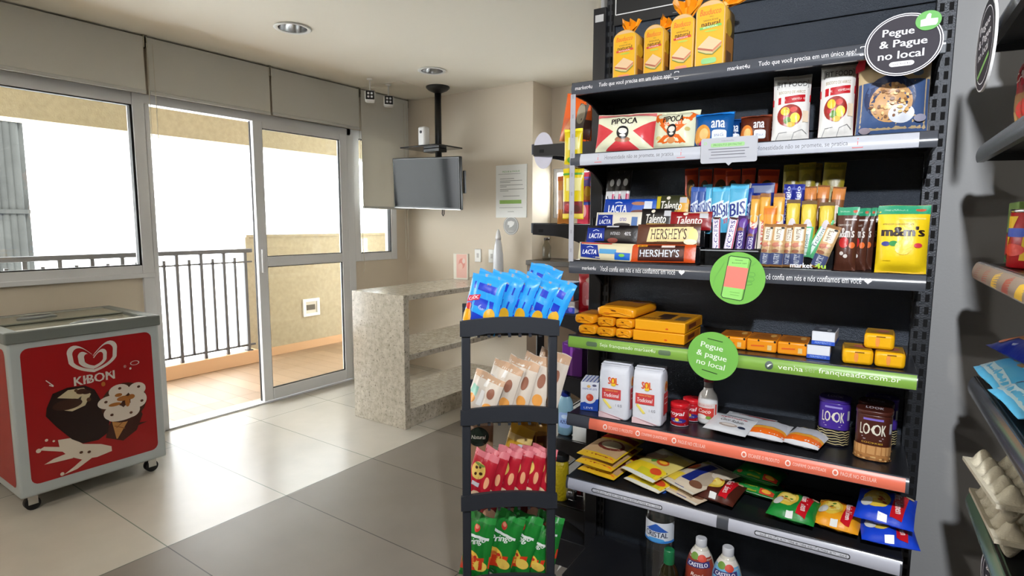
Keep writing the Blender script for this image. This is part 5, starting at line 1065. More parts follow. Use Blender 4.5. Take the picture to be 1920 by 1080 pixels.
def tin(label, u, v, s=1.0):
    o = empty('powder_tin', label, 'tin', group='red baking powder tins'); pose(o, u, v, Z5+.001)
    r, H = .0285*s, .072*s
    b = MB(); b.lathe([(r*.9, 0), (r, .003), (r, H*.74), (r*.97, H*.78)], M((190, 26, 40), 0.3), 32)
    Fc = lambda a, c: Vector((r*1.002*sin(a*pi*.9), -r*1.002*cos(a*pi*.9), c*H*.76))
    b.art(Fc, [('r', -.5, .02, .5, .05, (200, 200, 210)), ('t', 'royal', -.05, .72, .62, .30, {'shear': .2, 'bold': .05}, (244, 224, 226)), ('e', .0, .34, .34, .14, (60, 50, 130)), ('e', -.02, .40, .08, .09, (240, 190, 70)), ('t', 'FERMENTO', 0, .3, .34, .06, (230, 230, 240)), ('l', [(-.35, .12), (.3, .12)], .02, .03, (236, 190, 194))]); b.build('can', o)
    b = MB(); b.lathe([(r*.99, H*.76), (r*1.05, H*.78), (r*1.06, H*.93), (r*1.0, H*.985), (r*.6, H)], M((206, 30, 40), 0.25), 32); b.build('lid', o)
tin('red baking powder tin with white lettering standing in front', -.473, 1.795, 1.0)
tin('red baking powder tin standing behind the front one', -.452, 1.862, 1.0)
bo = empty('coconut_milk_bottle', 'white glass bottle of coconut milk with red label and dark red cap', 'bottle'); pose(bo, -.402, 1.855, Z5+.001)
b = MB(); b.lathe([(.018, 0), (.028, .003), (.030, .010), (.030, .078), (.026, .094), (.0155, .108), (.0135, .116), (.0135, .135)], M((226, 228, 230), 0.1, 0, 0.6), 32)
Fb = lambda a, c: Vector((.0304*sin(a*2.6), -.0304*cos(a*2.6), .018+c*.052))
b.art(Fb, [('r', -.5, 0, .5, 1, (222, 208, 204)), ('r', -.44, .08, .34, .72, (206, 60, 50)), ('t', 'LEITE DE COCO', -.05, .86, .6, .12, (200, 70, 80)), ('t', 'Coco', -.05, .52, .5, .24, {'shear': .2, 'bold': .03}, (246, 226, 220)), ('e', -.15, .18, .2, .14, (236, 232, 226)), ('e', .12, .14, .1, .1, (120, 160, 60)), ('r', .38, .05, .46, .95, (206, 60, 50))], paper); b.build('bottle', bo)
b = MB(); b.lathe([(.0138, .116), (.0142, .118), (.0142, .134), (.012, .137)], M((110, 108, 110), 0.5, 0.3), 24); b.lathe([(.015, .134), (.0155, .137), (.0155, .150), (.013, .153)], M((120, 24, 32), 0.4), 24); b.build('cap', bo)
def lying(name, label, cat, u, v, z, W, L, D, base, ops, yaw=0, group=None, tilt=0, **k):
    kw = dict(crk=.8, pinch=.03, seam=.05); kw.update(k)
    return bag(name, label, cat, W, L, D, base, ops, (u, v, z+D/2+.0015), yaw, 88+tilt, 0, group, **kw)
so = [('t', 'XEROQUE', 0, .76, .66, .07, {'bold': .04, 'rot': -3}, (180, 40, 50)), ('t', 'Coco Ralado', .02, .58, .56, .14, {'shear': .25, 'rot': -6}, (40, 38, 40)), ('e', .0, .32, .22, .09, (176, 160, 150)), ('e', .0, .335, .16, .05, (220, 212, 206)), ('e', .32, .30, .09, .06, (40, 48, 70)), ('r', -.48, .93, .48, .99, (206, 210, 216))]
lying('coconut_sachet', 'flat white sachet with black script lying behind, its red printed top showing', 'sachet', -.300, 1.835, Z5, .150, .13, .012, (214, 216, 220), [('t', 'ARROMA', .05, .88, .6, .07, {'bold': .04}, (170, 44, 50)), ('r', -.05, .80, .48, .95, (190, 50, 56)), ('r', -.46, .93, .46, .99, (220, 222, 226))], -8, 'white sachets on the fifth shelf')
lying('coconut_sachet', 'flat white sachet with black script lying in front', 'sachet', -.328, 1.735, Z5+.013, .125, .12, .014, (218, 220, 224), so, -8, 'white sachets on the fifth shelf', tilt=-5)
oo = [('r', -.5, .10, .5, .28, (238, 110, 30)), ('r', -.5, .28, .5, .40, (240, 170, 60)), ('t', 'Yoki', -.1, .60, .3, .12, {'bold': .04}, (190, 190, 194)), ('e', -.05, .92, .3, .06, (120, 110, 60)), ('e', -.2, .86, .1, .05, (230, 190, 50)), ('e', .12, .88, .08, .04, (220, 180, 40)), ('q', ((-.5, .4), (.5, .4), (.4, .75), (-.4, .75)), (196, 198, 204))]
lying('flour_packet', 'orange and white packet lying on its back, left half of the pair', 'packet', -.222, 1.752, Z5, .105, .14, .034, (222, 222, 226), oo, -6, 'orange and white packets on the fifth shelf')
lying('flour_packet', 'orange and white packet lying on its back, right half beside the purple tub', 'packet', -.128, 1.748, Z5, .098, .14, .032, (222, 222, 226), oo, -12, 'orange and white packets on the fifth shelf')
def tub(label, u, v, c, H, W, D, stripe, yaw=-4):
    o = empty('cookie_tub', label, 'tub', group='oval tubs with tall white lettering on the fifth shelf'); pose(o, u, v, Z5+.001, yaw=yaw)
    n = 40; m = M(c, 0.28, coat=.3); b = MB()
    def sec(z_, s): return [Vector((math.copysign(abs(cos(2*pi*j/n))**.7, cos(2*pi*j/n))*W/2*s, math.copysign(abs(sin(2*pi*j/n))**.7, sin(2*pi*j/n))*D/2*s, z_)) for j in range(n)]
    V = [[b.bm.verts.new(p) for p in sec(z_, s)] for z_, s in ((0, .92), (.003, .97), (H*.45, 1), (H*.90, 1), (H*.92, .985))]; i = b.mi(m)
    for A, B in zip(V, V[1:]):
        for j in range(n): f = b.bm.faces.new((A[j], A[(j+1) % n], B[(j+1) % n], B[j])); f.material_index = i; f.smooth = True
    b.bm.faces.new(V[0][::-1]).material_index = i; b.bm.faces.new(V[-1]).material_index = i
    def Fc(a, c_):
        q = -pi/2+a*2.7; cx, sx = cos(q), sin(q); return Vector((math.copysign(abs(cx)**.7, cx)*W/2*1.003, math.copysign(abs(sx)**.7, sx)*D/2*1.003, c_*H*.92))
    ops = [('t', 'LOOK', 0, .69, .46, .24, {'bold': .021}, (226, 222, 206)), ('l', [(-.18, .52), (.18, .52)], .008, .012, (206, 196, 214)), ('l', [(-.14, .47), (.14, .47)], .008, .012, (206, 196, 214)), ('r', -.16, .885, .16, .93, (150, 140, 210) if stripe else (130, 110, 200)), ('r', .34, .62, .44, .84, (190, 190, 200))]
    if stripe:
        ops += [('r', -.5, .02, .5, .40, (24, 22, 26))]
        for k in range(6):
            pts = [(-.5+.05*j, .07+.058*k+.012*sin(j*1.6+k)) for j in range(21)]; ops.append(('l', pts, .012, .018, (206, 190, 140)))
    else:
        ops += [('r', -.5, .02, .5, .34, (176, 122, 70)), ('t', 'COOKIES', 0, .40, .34, .035, (226, 180, 60))]
        for k in range(9): ops.append(('q', ((-.47+.105*k, .16), (-.39+.105*k, .15), (-.385+.105*k, .33), (-.465+.105*k, .34)), (204, 152, 96)))
        for k in range(16): ops.append(('e', -.44+.058*k, .05+.025*(k % 3), .03, .02, (150, 104, 60) if k % 2 else (214, 170, 110)))
    b.art(Fc, ops, lambda q: M(q, 0.3)); b.build('tub', o)
    b = MB(); S = [(H*.915, 1.0), (H*.92, 1.035), (H*.985, 1.035), (H, 1.0)]; V = [[b.bm.verts.new(p) for p in sec(z_, s)] for z_, s in S]; i = b.mi(m)
    for A, B in zip(V, V[1:]):
        for j in range(n): f = b.bm.faces.new((A[j], A[(j+1) % n], B[(j+1) % n], B[j])); f.material_index = i; f.smooth = True
    b.bm.faces.new(V[0][::-1]).material_index = i; b.bm.faces.new(V[-1]).material_index = i
    b.art(lambda a, c_: Vector((a*W, (c_-.5)*D, H)), [('t', 'LOOK', 0, .5, .5, .3, (220, 214, 226))], paper)
    b.build('lid', o)
PU, BN = (70, 44, 150), (74, 34, 26)
tub('purple oval tub with tall white lettering, standing alone', -.050, 1.876, PU, .137, .079, .075, 1)
tub('brown oval tub with tall white lettering and waffle print, in front at the right', .046, 1.812, BN, .137, .084, .072, 0)
tub('brown oval tub directly behind the front brown one', .050, 1.888, BN, .137, .084, .070, 0)
tub('purple oval tub at the back behind the brown tubs', .066, 1.950, PU, .137, .080, .060, 1)

# ---- sixth shelf: grain bags and noodles ---------------------------------------
Z6 = ZS[5]
ro = [('r', -.5, .0, .5, .12, (226, 180, 40)), ('r', -.34, .015, .30, .085, (150, 30, 30)), ('e', .38, .05, .08, .04, (226, 110, 40)), ('r', -.48, .12, .48, .62, (196, 160, 120)), ('e', .08, .42, .34, .18, (120, 50, 40)), ('e', .08, .43, .26, .13, (190, 172, 140)), ('r', -.48, .68, .48, .86, (150, 26, 26)), ('r', -.5, .88, .5, 1, (222, 190, 30))]
for k in range(3):
    lying('grain_bag', ('yellow grain bag at the bottom of the stack of three', 'yellow grain bag in the middle of the stack of three', 'yellow grain bag on top of the stack, its red band and bowl showing')[k], 'grain', -.735+(.004, -.004, 0)[k], 1.728+(.006, 0, .004)[k], Z6+.0285*k, .14, .225, .029, (224, 188, 40), ro, -8, 'yellow grain bags stacked at the left end of the sixth shelf', n=(14, 22))
yo = [('r', -.5, .0, .5, .07, (222, 222, 214)), ('r', -.48, .07, .48, .34, (232, 200, 40)), ('r', -.1, .07, .4, .2, (200, 190, 40)), ('e', .15, .5, .16, .09, (206, 90, 40)), ('e', .15, .51, .11, .05, (240, 180, 50)), ('e', .30, .22, .14, .08, (216, 80, 40)), ('e', -.25, .66, .3, .16, (150, 120, 90)), ('e', -.2, .8, .26, .1, (196, 186, 170)), ('l', [(-.05, .04), (.48, .34)], .02, .014, (60, 60, 30)), ('l', [(.15, .02), (.5, .2)], .02, .014, (60, 60, 30)), ('r', -.48, .86, .48, .99, (206, 196, 150)), ('e', -.05, .45, .07, .05, (90, 150, 60))]
lying('flour_packet', 'yellow and white packet lying under the other two, its white edge showing', 'packet', -.575, 1.735, Z6, .14, .20, .026, (226, 220, 190), yo, -20, 'yellow and white packets beside the grain stack')
lying('flour_packet', 'yellow and white packet on top with sloping lines and red dots', 'packet', -.592, 1.740, Z6+.028, .14, .21, .030, (214, 196, 110), yo, -24, 'yellow and white packets beside the grain stack', tilt=-3)
bo_ = [('r', -.5, .0, .5, .05, (226, 222, 206)), ('q', ((-.12, .05), (.16, .05), (.06, .98), (-.2, .98)), (28, 42, 120)), ('e', .3, .5, .2, .3, (176, 160, 140)), ('e', .34, .7, .16, .16, (206, 194, 176)), ('e', .3, .2, .16, .08, (120, 80, 60)), ('e', -.34, .6, .12, .12, (206, 90, 40)), ('r', -.48, .08, -.16, .3, (226, 196, 60)), ('e', -.34, .86, .12, .06, (200, 190, 60)), ('r', -.4, .93, .5, 1, (216, 206, 190))]
lying('seasoned_flour_bag', 'blue banded packet lying underneath with its pale edge to the front', 'packet', -.452, 1.730, Z6, .135, .20, .022, (206, 186, 160), bo_, -26, 'blue banded packets on the sixth shelf')
lying('seasoned_flour_bag', 'blue banded packet lying on top beside the brown noodle pack', 'packet', -.462, 1.738, Z6+.024, .135, .21, .030, (206, 192, 170), bo_, -30, 'blue banded packets on the sixth shelf', tilt=-2)
def noodle(label, u, v, z, base, band, yaw, L=.115, W=.125, D=.034, tilt=0, txt='Nissin Lámen'):
    ops = [('e', -.16, .56, .24, .30, (222, 190, 70)), ('e', -.16, .57, .18, .20, (240, 214, 110))]
    rg = random.Random(int(abs(u)*1e4))
    for _ in range(9): ops.append(('e', -.16+rg.uniform(-.15, .15), .57+rg.uniform(-.16, .16), .04, .03, rg.choice(((230, 180, 60), (190, 90, 40), (250, 230, 150), (90, 130, 50)))))
    ops += [('e', -.32, .40, .1, .14, (206, 206, 200)), ('q', ((-.46, .80), (.1, .84), (.1, .95), (-.46, .95)), tuple(min(255, int(q*.8)+40) for q in base)), ('q', ((.10, .12), (.30, .08), (.38, .92), (.16, .96)), (196, 22, 34)), ('e', .38, .86, .07, .06, (220, 190, 150)), ('t', txt, .215, .52, .62, .13, {'rot': -84 if yaw > -99 else 84, 'bold': .04, 'asp': 1.0}, (244, 226, 222)), ('e', -.12, .9, .2, .08, (206, 110, 40)), ('r', -.1, .02, .06, .14, (214, 216, 214))]
    return lying('noodle_pack', label, 'noodles', u, v, z, W, L, D, base, ops, yaw, 'instant noodle packs on the sixth shelf', tilt=tilt-6, crk=1.6, seam=.04)
noodle('brown instant noodle pack with red label, left of the green packs', -.352, 1.735, Z6, (76, 34, 24), 0, -10, .12, .125, .046)
NG = (28, 130, 52)
def gedge(label, z, u, v, yaw):
    ops = [('r', -.5, .0, .5, .03, (206, 212, 206)), ('e', -.36, .12, .06, .05, (210, 90, 60)), ('r', -.18, .06, .1, .18, (150, 160, 40)), ('r', .16, .06, .46, .2, (200, 60, 40)), ('e', .3, .13, .1, .05, (230, 170, 60)), ('r', -.5, .8, .5, 1, (170, 50, 40))]
    b_ = lying('noodle_pack', label, 'noodles', u, v, z, .14, .11, .040, NG, ops, yaw, 'instant noodle packs on the sixth shelf', crk=1.2)
gedge('green instant noodle pack lying at the back, lower of two', Z6, -.262, 1.855, -10)
gedge('green instant noodle pack lying at the back, stacked on the other', Z6+.043, -.255, 1.862, -12)
noodle('green instant noodle pack with red label near the shelf edge', -.140, 1.726, Z6, NG, 0, -6, .125, .125, .050)
noodle('orange yellow instant noodle pack with red label', -.030, 1.742, Z6, (232, 156, 30), 0, -8, .122, .115, .048)
BLU = (24, 66, 200)
noodle('blue instant noodle pack underneath, its red label turned to the right', .100, 1.728, Z6, BLU, 0, 6, .13, .13, .044)
noodle('blue instant noodle pack resting on top of the other blue one', .080, 1.745, Z6+.045, BLU, 0, -6, .14, .135, .046, -4)

# ---- bottles on the base deck ---------------------------------------------------
ZB = 0.2085
def bottle(name, label, u, v, prof, mat, cap, capm, ops=None, lab=None, band=None, inner=None, cat='bottle', group=None):
    o = empty(name, label, cat, group=group); pose(o, u, v, ZB)
    b = MB(); b.lathe(prof, mat, 36, band=band)
    if inner: b.lathe(inner[0], inner[1], 28)
    b.build('bottle', o)
    if ops:
        r, z0, h_ = lab; b = MB(); fr = r if callable(r) else (lambda c: r)
        F = lambda a, c: Vector((fr(c)*sin(a*2.9), -fr(c)*cos(a*2.9), z0+c*h_)); b.grid(F, 18, 10, ops[0]); b.art(F, ops[1], paper); b.build('label_sleeve', o)
    b = MB(); b.lathe(cap, capm, 28); b.build('cap', o)
u, z = at(1239, 965, 1.765)
WATER = glass_mat((0.90, 0.94, 0.96), 'clear_bottle', 2.2, 0.12)
wp = [(.030, 0), (.043, .004)]
for k in range(13): wp += [(.045, .012+.013*k), (.0425, .0185+.013*k)]
wp += [(.046, .185), (.046, .262), (.040, .285), (.020, .315), (.014, .325), (.014, .335)]
bottle('water_bottle', 'large clear ribbed water bottle with white and blue label on the base', u, 1.765, wp, WATER, [(.0155, .326), (.016, .328), (.016, .345), (.013, .347)], M((40, 90, 190), 0.35),
    (M((214, 220, 230), 0.35), [('q', ((-.3, .55), (.3, .55), (.02, .93), (-.02, .93)), (40, 90, 180)), ('t', 'CRISTAL', 0, .40, .56, .26, {'bold': .03}, (40, 50, 80)), ('r', -.5, .0, .5, .12, (40, 120, 200)), ('e', 0, .14, .2, .1, (70, 150, 214))]), (.0463, .186, .066))
u, z = at(1255, 1030, 1.738)
bottle('olive_oil_bottle', 'dark glass bottle with green screw cap in front of the water bottle', u, 1.738, [(.028, 0), (.032, .004), (.032, .085), (.026, .105), (.015, .125), (.0135, .132)], M((34, 30, 14), 0.08, 0, 0.7), [(.0165, .118), (.017, .121), (.017, .150), (.0165, .152), (.0165, .164), (.014, .167)], M((26, 110, 66), 0.35), (M((30, 28, 18), 0.3), [('e', -.1, .5, .16, .36, (214, 204, 160)), ('e', -.1, .5, .08, .18, (60, 60, 40)), ('o', -.1, .5, .16, .36, .02, (160, 150, 90))]), (.0324, .020, .06))
def dressing(label, x, v, body, txtc):
    u, z = at(x, 1040, v)
    pr = [(.030, 0), (.042, .005), (.044, .03), (.044, .105), (.042, .130), (.034, .158), (.022, .180), (.0150, .193)]
    def rr(c): 
        z_ = .055+c*.125
        for (r0, z0), (r1, z1) in zip(pr, pr[1:]):
            if z0 <= z_ <= z1: return r0+(r1-r0)*(z_-z0)/(z1-z0)+.0005
        return .03
    bottle('dressing_bottle', label, u, v, pr, M((206, 202, 190), 0.2), [(.0165, .188), (.017, .190), (.017, .212), (.014, .215)], M((196, 198, 204), 0.4),
        (M(body, 0.3), [('r', -.5, .88, .5, 1, (220, 214, 206)), ('e', -.14, .88, .14, .08, (110, 150, 60)), ('e', .12, .86, .14, .08, (206, 70, 50)), ('q', ((-.34, .60), (.34, .66), (.34, .80), (-.34, .74)), (56, 50, 110)), ('t', 'CASTELO', 0, .70, .54, .09, {'rot': 4, 'bold': .04}, (226, 226, 236)), ('t', txtc, .0, .46, .3, .09, {'shear': .2, 'bold': .03}, (238, 220, 214)), ('r', -.5, .0, .5, .3, tuple(int(q*.8) for q in body))]), (rr, .055, .125), group='salad dressing bottles on the base')
dressing('brownish red salad dressing bottle with white cap on the base', 1314, 1.775, (146, 56, 40), 'Rosé')
dressing('light blue salad dressing bottle with white cap on the base', 1365, 1.765, (110, 176, 220), 'Ranch')
# ------------------------------------------------------------------ bags on the black rack
def on_rack(name, label, cat, x, y, tier, W, H, D, base, ops, yaw=0, lean=0, roll=0, group=None, dz=0.0, **k):
    p = rp(x, y, RT_[tier]-0.050+0.0015+dz)
    return bag(name, label, cat, W, H, D, base, ops, (p.dot(GU), p.dot(GV), p.z), yaw, lean, roll, group, frame=RK, **k)
B1, B2, YL = (44, 160, 240), (24, 60, 196), (236, 170, 30)
def blue_ops(full):
    o = [('q', ((-.5, .74), (.5, .66), (.5, .80), (-.5, .86)), B2), ('q', ((-.5, .46), (.5, .38), (.5, .54), (-.5, .60)), B2), ('q', ((-.5, .20), (.5, .10), (.5, .22), (-.5, .36)), B2), ('p', [(-.5, .0), (.1, .0), (-.5, .16)], B2), ('e', .05, .42, .10, .05, (150, 170, 236)), ('t', 'N°1', .05, .42, .12, .05, {'bold': .03}, B2), ('r', -.48, .95, .48, .99, (70, 170, 240)), ('t', '99', .1, .83, .12, .04, (200, 160, 90))]
    o += [('q', ((-.44, .46), (-.08, .54), (-.06, .64), (-.42, .58)), (206, 40, 70)), ('t', 'CHOC', -.25, .555, .3, .06, {'rot': 14, 'bold': .04}, (240, 226, 236))]
    o += [('e', -.34, .22, .14, .15, YL), ('e', -.34, .40, .10, .06, (200, 50, 50)), ('e', .30, .30, .13, .13, (222, 170, 40)), ('e', .30, .1, .14, .07, (160, 60, 40))]
    return o
SB = [('leftmost blue snack bag on top of the rack, turned to the left', -.092, .055, -30, 8, .17), ('second blue snack bag from the left on top of the rack', -.050, .105, -34, 14, .175), ('middle blue snack bag on top of the rack', -.002, .095, -34, 14, .175), ('fourth blue snack bag from the left on top of the rack', .050, .085, -34, 16, .165), ('rightmost blue snack bag on top of the rack, its silver edge visible', .098, .080, -36, 18, .165), ('blue snack bag standing behind the row on top of the rack at the right', .085, .215, -30, 12, .19), ('blue snack bag standing behind the row on top of the rack at the left', -.075, .215, -32, 10, .165)]
for k, (lb, x, y, yw, ro, H) in enumerate(SB):
    on_rack('snack_bag', lb, 'snack', x, y, 0, .118, H, .036, B1, blue_ops(1), yw, 12, ro*1.05, 'blue snack bags on top of the rack', back=(170, 170, 176), seed=30+k, bops=[('r', -.4, .1, .4, .8, (150, 150, 158)), ('r', -.3, .4, .3, .7, (214, 180, 60))], crk=3.2, n=(20, 26))
CRM = (214, 202, 188)
def bread_ops(k): return [('r', -.5, .86, .5, .99, (196, 160, 130)), ('q', ((-.1, .0), (.06, .0), (.10, .9), (.0, .9)), (232, 228, 222)), ('q', ((-.42, .48), (-.14, .44), (-.12, .66), (-.38, .68)), ((150, 200, 180), (40, 60, 130), (60, 70, 160), (40, 60, 130), (110, 130, 170))[k % 5]), ('e', -.28, .36, .15, .10, (222, 150, 60)), ('e', .3, .30, .14, .10, (230, 160, 80)), ('e', -.2, .14, .2, .08, (214, 196, 176)), ('e', .28, .62, .1, .12, (150, 100, 80)), ('r', .2, .04, .46, .16, (226, 220, 210))]
for k, (x, y, yw, ro, H, lb) in enumerate(((-.095, .06, -38, 24, .135, 'leftmost cream biscuit bag on the second tier of the rack'), (-.045, .08, -40, 22, .165, 'second cream biscuit bag from the left on the second tier'), (.005, .075, -40, 18, .175, 'third cream biscuit bag from the left on the second tier'), (.055, .07, -40, 16, .185, 'fourth cream biscuit bag from the left on the second tier'), (.100, .085, -42, 16, .195, 'rightmost cream biscuit bag on the second tier, sticking out past the post'))):
    on_rack('biscuit_bag', lb, 'biscuit', x, y, 1, .115, H, .034, CRM, bread_ops(k), yw, 14, ro*.55, 'cream biscuit bags on the second tier', back=(190, 172, 150), seed=50+k, crk=3.2, n=(20, 26))
RDB = (176, 26, 44)
def red_ops(): return [('r', -.5, .88, .5, 1, (206, 110, 120)), ('e', -.1, .62, .30, .17, (222, 186, 96)), ('e', -.2, .66, .06, .03, (70, 36, 20)), ('e', -.05, .70, .06, .03, (70, 36, 20)), ('e', .04, .58, .06, .03, (70, 36, 20)), ('e', -.16, .54, .05, .03, (70, 36, 20)), ('e', -.1, .74, .22, .03, (120, 140, 60)), ('r', -.2, .32, .1, .40, (206, 206, 210)), ('e', .1, .14, .26, .10, (226, 196, 160)), ('e', -.2, .08, .14, .06, (230, 200, 190)), ('e', .34, .46, .08, .12, (226, 160, 120))]
for k, (x, y, ro) in enumerate(((-.105, .050, 20), (-.068, .062, 16), (-.026, .065, 14), (.012, .068, 12), (.052, .064, 12), (.090, .062, 8))):
    on_rack('cookie_bag', ('first', 'second', 'third', 'fourth', 'fifth', 'sixth')[k]+' red cookie bag from the left on the third tier of the rack', 'cookie', x, y, 2, .088, .155, .028, RDB, red_ops(), -34, 12, ro*.6, 'red cookie bags on the third tier', back=(150, 30, 44), seed=70+k, crk=3.2, n=(20, 26))
on_rack('nut_pouch', 'brown clear pouch with black oval label behind the red cookie bags', 'nuts', -.088, .170, 2, .095, .205, .03, (134, 104, 80), [('e', .0, .76, .36, .15, (22, 36, 30)), ('e', .0, .78, .30, .11, (34, 52, 44)), ('t', 'Natural', 0, .76, .5, .06, {'shear': .2, 'bold': .02}, (226, 230, 224)), ('r', -.1, .38, .3, .52, (222, 220, 216)), ('r', -.5, .93, .5, 1, (170, 150, 130))]+[('e', -.4+.09*(j % 9), .12+.06*(j//9), .05, .03, ((110, 78, 54), (160, 124, 92))[j % 2]) for j in range(36)], -6, 4, 0)
GD = (196, 150, 40)
on_rack('snack_bag', 'yellow and black snack bag leaning over the red cookie bags', 'snack', .0, .150, 2, .085, .20, .03, GD, [('q', ((-.4, .3), (.4, .4), (.4, .62), (-.4, .52)), (40, 36, 34)), ('r', -.5, .75, .5, .85, (220, 190, 120)), ('r', -.5, .02, .5, .2, (222, 180, 60)), ('e', .2, .68, .2, .05, (200, 200, 206))], -24, 10, 14, dz=.0)
for k, x in enumerate((.060, .105)):
    on_rack('snack_bag', ('gold foil snack bag behind the red cookie bags, left of two', 'gold foil snack bag behind the red cookie bags, right of two')[k], 'snack', x, .175, 2, .075, .21, .028, (150, 104, 24), [('r', -.5, .8, .5, .95, (196, 146, 50)), ('q', ((-.4, .5), (.4, .56), (.4, .75), (-.4, .7)), (90, 56, 20)), ('e', 0, .3, .2, .1, (60, 70, 170))], -14, 5, 3, 'gold foil bags on the third tier', seed=90+k)
GRN = (24, 124, 44)
def green_ops(): return [('r', -.5, .90, .5, 1, (40, 150, 60)), ('e', -.05, .80, .10, .06, (206, 60, 50)), ('e', -.05, .82, .07, .03, (230, 150, 120)), ('t', 'Pringo', .0, .60, .66, .13, {'rot': 12, 'bold': .05}, (226, 232, 228)), ('q', ((-.5, .10), (.5, .24), (.5, .42), (-.5, .28)), (214, 60, 30)), ('e', -.1, .33, .30, .12, (232, 186, 70)), ('e', -.12, .33, .17, .06, (206, 110, 50)), ('e', .05, .37, .06, .025, (196, 50, 40)), ('e', .25, .26, .2, .08, (236, 200, 90)), ('r', -.5, .0, .5, .06, (20, 100, 40)), ('r', -.4, .66, .4, .70, (222, 230, 226))]
for k, (x, y, ro, W, H) in enumerate(((-.110, .060, 8, .10, .205), (-.045, .078, 22, .105, .21), (.015, .074, 20, .105, .205), (.070, .066, 16, .10, .17), (.112, .120, 14, .095, .17))):
    on_rack('chips_bag', ('leftmost green chips bag on the fourth tier of the rack', 'second green chips bag from the left on the fourth tier', 'third green chips bag from the left on the fourth tier', 'fourth green chips bag from the left, the lower one by the post', 'green chips bag sticking out behind the right post, its silver back showing')[k], 'chips', x, y, 3, W, H, .036, GRN, green_ops(), -30, 10, ro*.6, 'green chips bags on the fourth tier', back=(150, 150, 156), seed=110+k, crk=3.2, n=(20, 26))
for k, (x, c) in enumerate(((-.06, (120, 24, 30)), (.02, (96, 26, 24)), (.09, (130, 30, 30)))):
    on_rack('snack_bag', ('dark red snack bag behind the green chips, leftmost of three', 'dark red snack bag behind the green chips, middle of three', 'dark red snack bag behind the green chips, rightmost of three')[k], 'snack', x, .205, 3, .08, .225, .03, c, [('r', -.5, .8, .5, .92, (180, 90, 80)), ('e', 0, .6, .3, .1, (226, 180, 150)), ('q', ((-.4, .3), (.4, .36), (.4, .5), (-.4, .44)), (60, 16, 20))], -16, 4, 4, 'dark red bags on the fourth tier', seed=120+k)

# ------------------------------------------------------------------ hanging clip strip and bags at the left end of the main unit
cu, cz = at(1077, 178, 1.70); cz1 = at(1077, 490, 1.70)[1]
st = empty('clip_strip', 'white vertical clip strip with hanging bags at the left end of the shelves', 'clip strip'); pose(st, cu, 1.692, cz1)
b = MB(); b.box(-.0085, .0085, -.0012, .0012, 0, cz-cz1, M((170, 170, 176), 0.5, 0, .3), 0.0006)
for k in range(9): b.box(-.003, .003, -.0016, -.0010, .03+k*.06, .042+k*.06, M((150, 150, 156), 0.4))
b.build('strip', st)
b = MB(); b.tube([(0, 0.002, cz-cz1-.008), (0, 0.0, cz-cz1+.012), (0, .008, cz-cz1+.018), (0, .012, cz-cz1+.006)], .0022, CHROME, 8); b.build('hook', st)
def hang(label, x0, x1, yt, yb, base, ops, v=1.712, yaw=0, roll=0, back=None, name='candy_bag', grp='bags hanging on the clip strip', D=.022):
    u, z, W, H = P(x0, x1, yt, v, None, yb)
    bag(name, label, 'candy', W, H, D, base, ops, (u, v, z), yaw, 0, roll, grp, back, crk=1.4)
YB = (206, 184, 16)
hang('yellow candy bag hanging uppermost on the clip strip', 1058, 1092, 242, 308, YB, [('r', -.2, .4, .3, .75, (214, 210, 150)), ('e', -.1, .12, .2, .08, (90, 150, 50)), ('r', -.5, .92, .5, 1, (236, 220, 60))])
hang('yellow candy bag with fruit window hanging lower on the clip strip', 1055, 1094, 315, 410, YB, [('r', -.3, .55, .4, .8, (214, 206, 140)), ('r', -.48, .1, .48, .34, (120, 40, 40)), ('e', -.2, .22, .18, .08, (170, 60, 60)), ('e', .2, .2, .18, .07, (90, 50, 40)), ('r', -.5, .02, .5, .1, (236, 210, 90)), ('r', -.5, .86, .5, .9, (80, 150, 60))], v=1.716)

# ------------------------------------------------------------------ goods on the end shelves (seen from the side)
def side(name, label, cat, x0, x1, yt, v, z, D, base, ops, yaw=0, lean=0, roll=0, group=None, yb=None, **k):
    u, z_, W, H = P(x0, x1, yt, v, z, yb)
    return bag(name, label, cat, W, H, D, base, ops, (u, v, z_ if z is None else z), yaw, lean, roll, group, **k)
ORG = (232, 98, 24)
side('snack_bag', 'orange snack bag standing on the top end shelf beside the clip strip', 'snack', 1046, 1112, 178, 2.06, ZE[0]+.002, .05, ORG, [('q', ((.0, .25), (.3, .2), (.34, .85), (.1, .9)), (90, 80, 70)), ('e', .16, .6, .12, .2, (160, 150, 130)), ('r', .3, .05, .48, .5, (60, 30, 24)), ('q', ((-.5, .0), (-.3, .0), (.0, .5), (-.1, .55)), (240, 140, 60))], -10, 0, 12)
side('snack_bag', 'grey snack bag standing behind the orange one on the top end shelf', 'snack', 1096, 1128, 205, 2.16, ZE[0]+.002, .04, (120, 120, 128), [('e', 0, .5, .3, .2, (150, 150, 158)), ('r', -.4, .1, .4, .2, (100, 100, 110))], 4)
side('candy_bag', 'orange candy bag half hidden behind the yellow hanging bags', 'candy', 1046, 1068, 330, 2.05, ZE[1]+.002, .03, (232, 150, 70), [('r', -.4, .3, .3, .7, (222, 170, 140)), ('r', -.5, .9, .5, 1, (226, 110, 50))], 0)
pk = [('r', -.45, .72, .45, .9, (120, 100, 190)), ('r', -.45, .45, .45, .62, (226, 150, 60)), ('e', -.1, .25, .3, .14, (240, 170, 170)), ('e', .25, .62, .2, .1, (240, 190, 60)), ('r', -.45, .36, .45, .42, (60, 80, 170)), ('l', [(-.4, .65), (.4, .8)], .05, .04, (190, 30, 60))]
side('candy_bag', 'red and pink candy bag on the second end shelf, left of two', 'candy', 1084, 1112, 322, 2.07, ZE[1]+.002, .035, (214, 70, 90), pk, 3, 0, 0, 'pink candy bags on the end shelf')
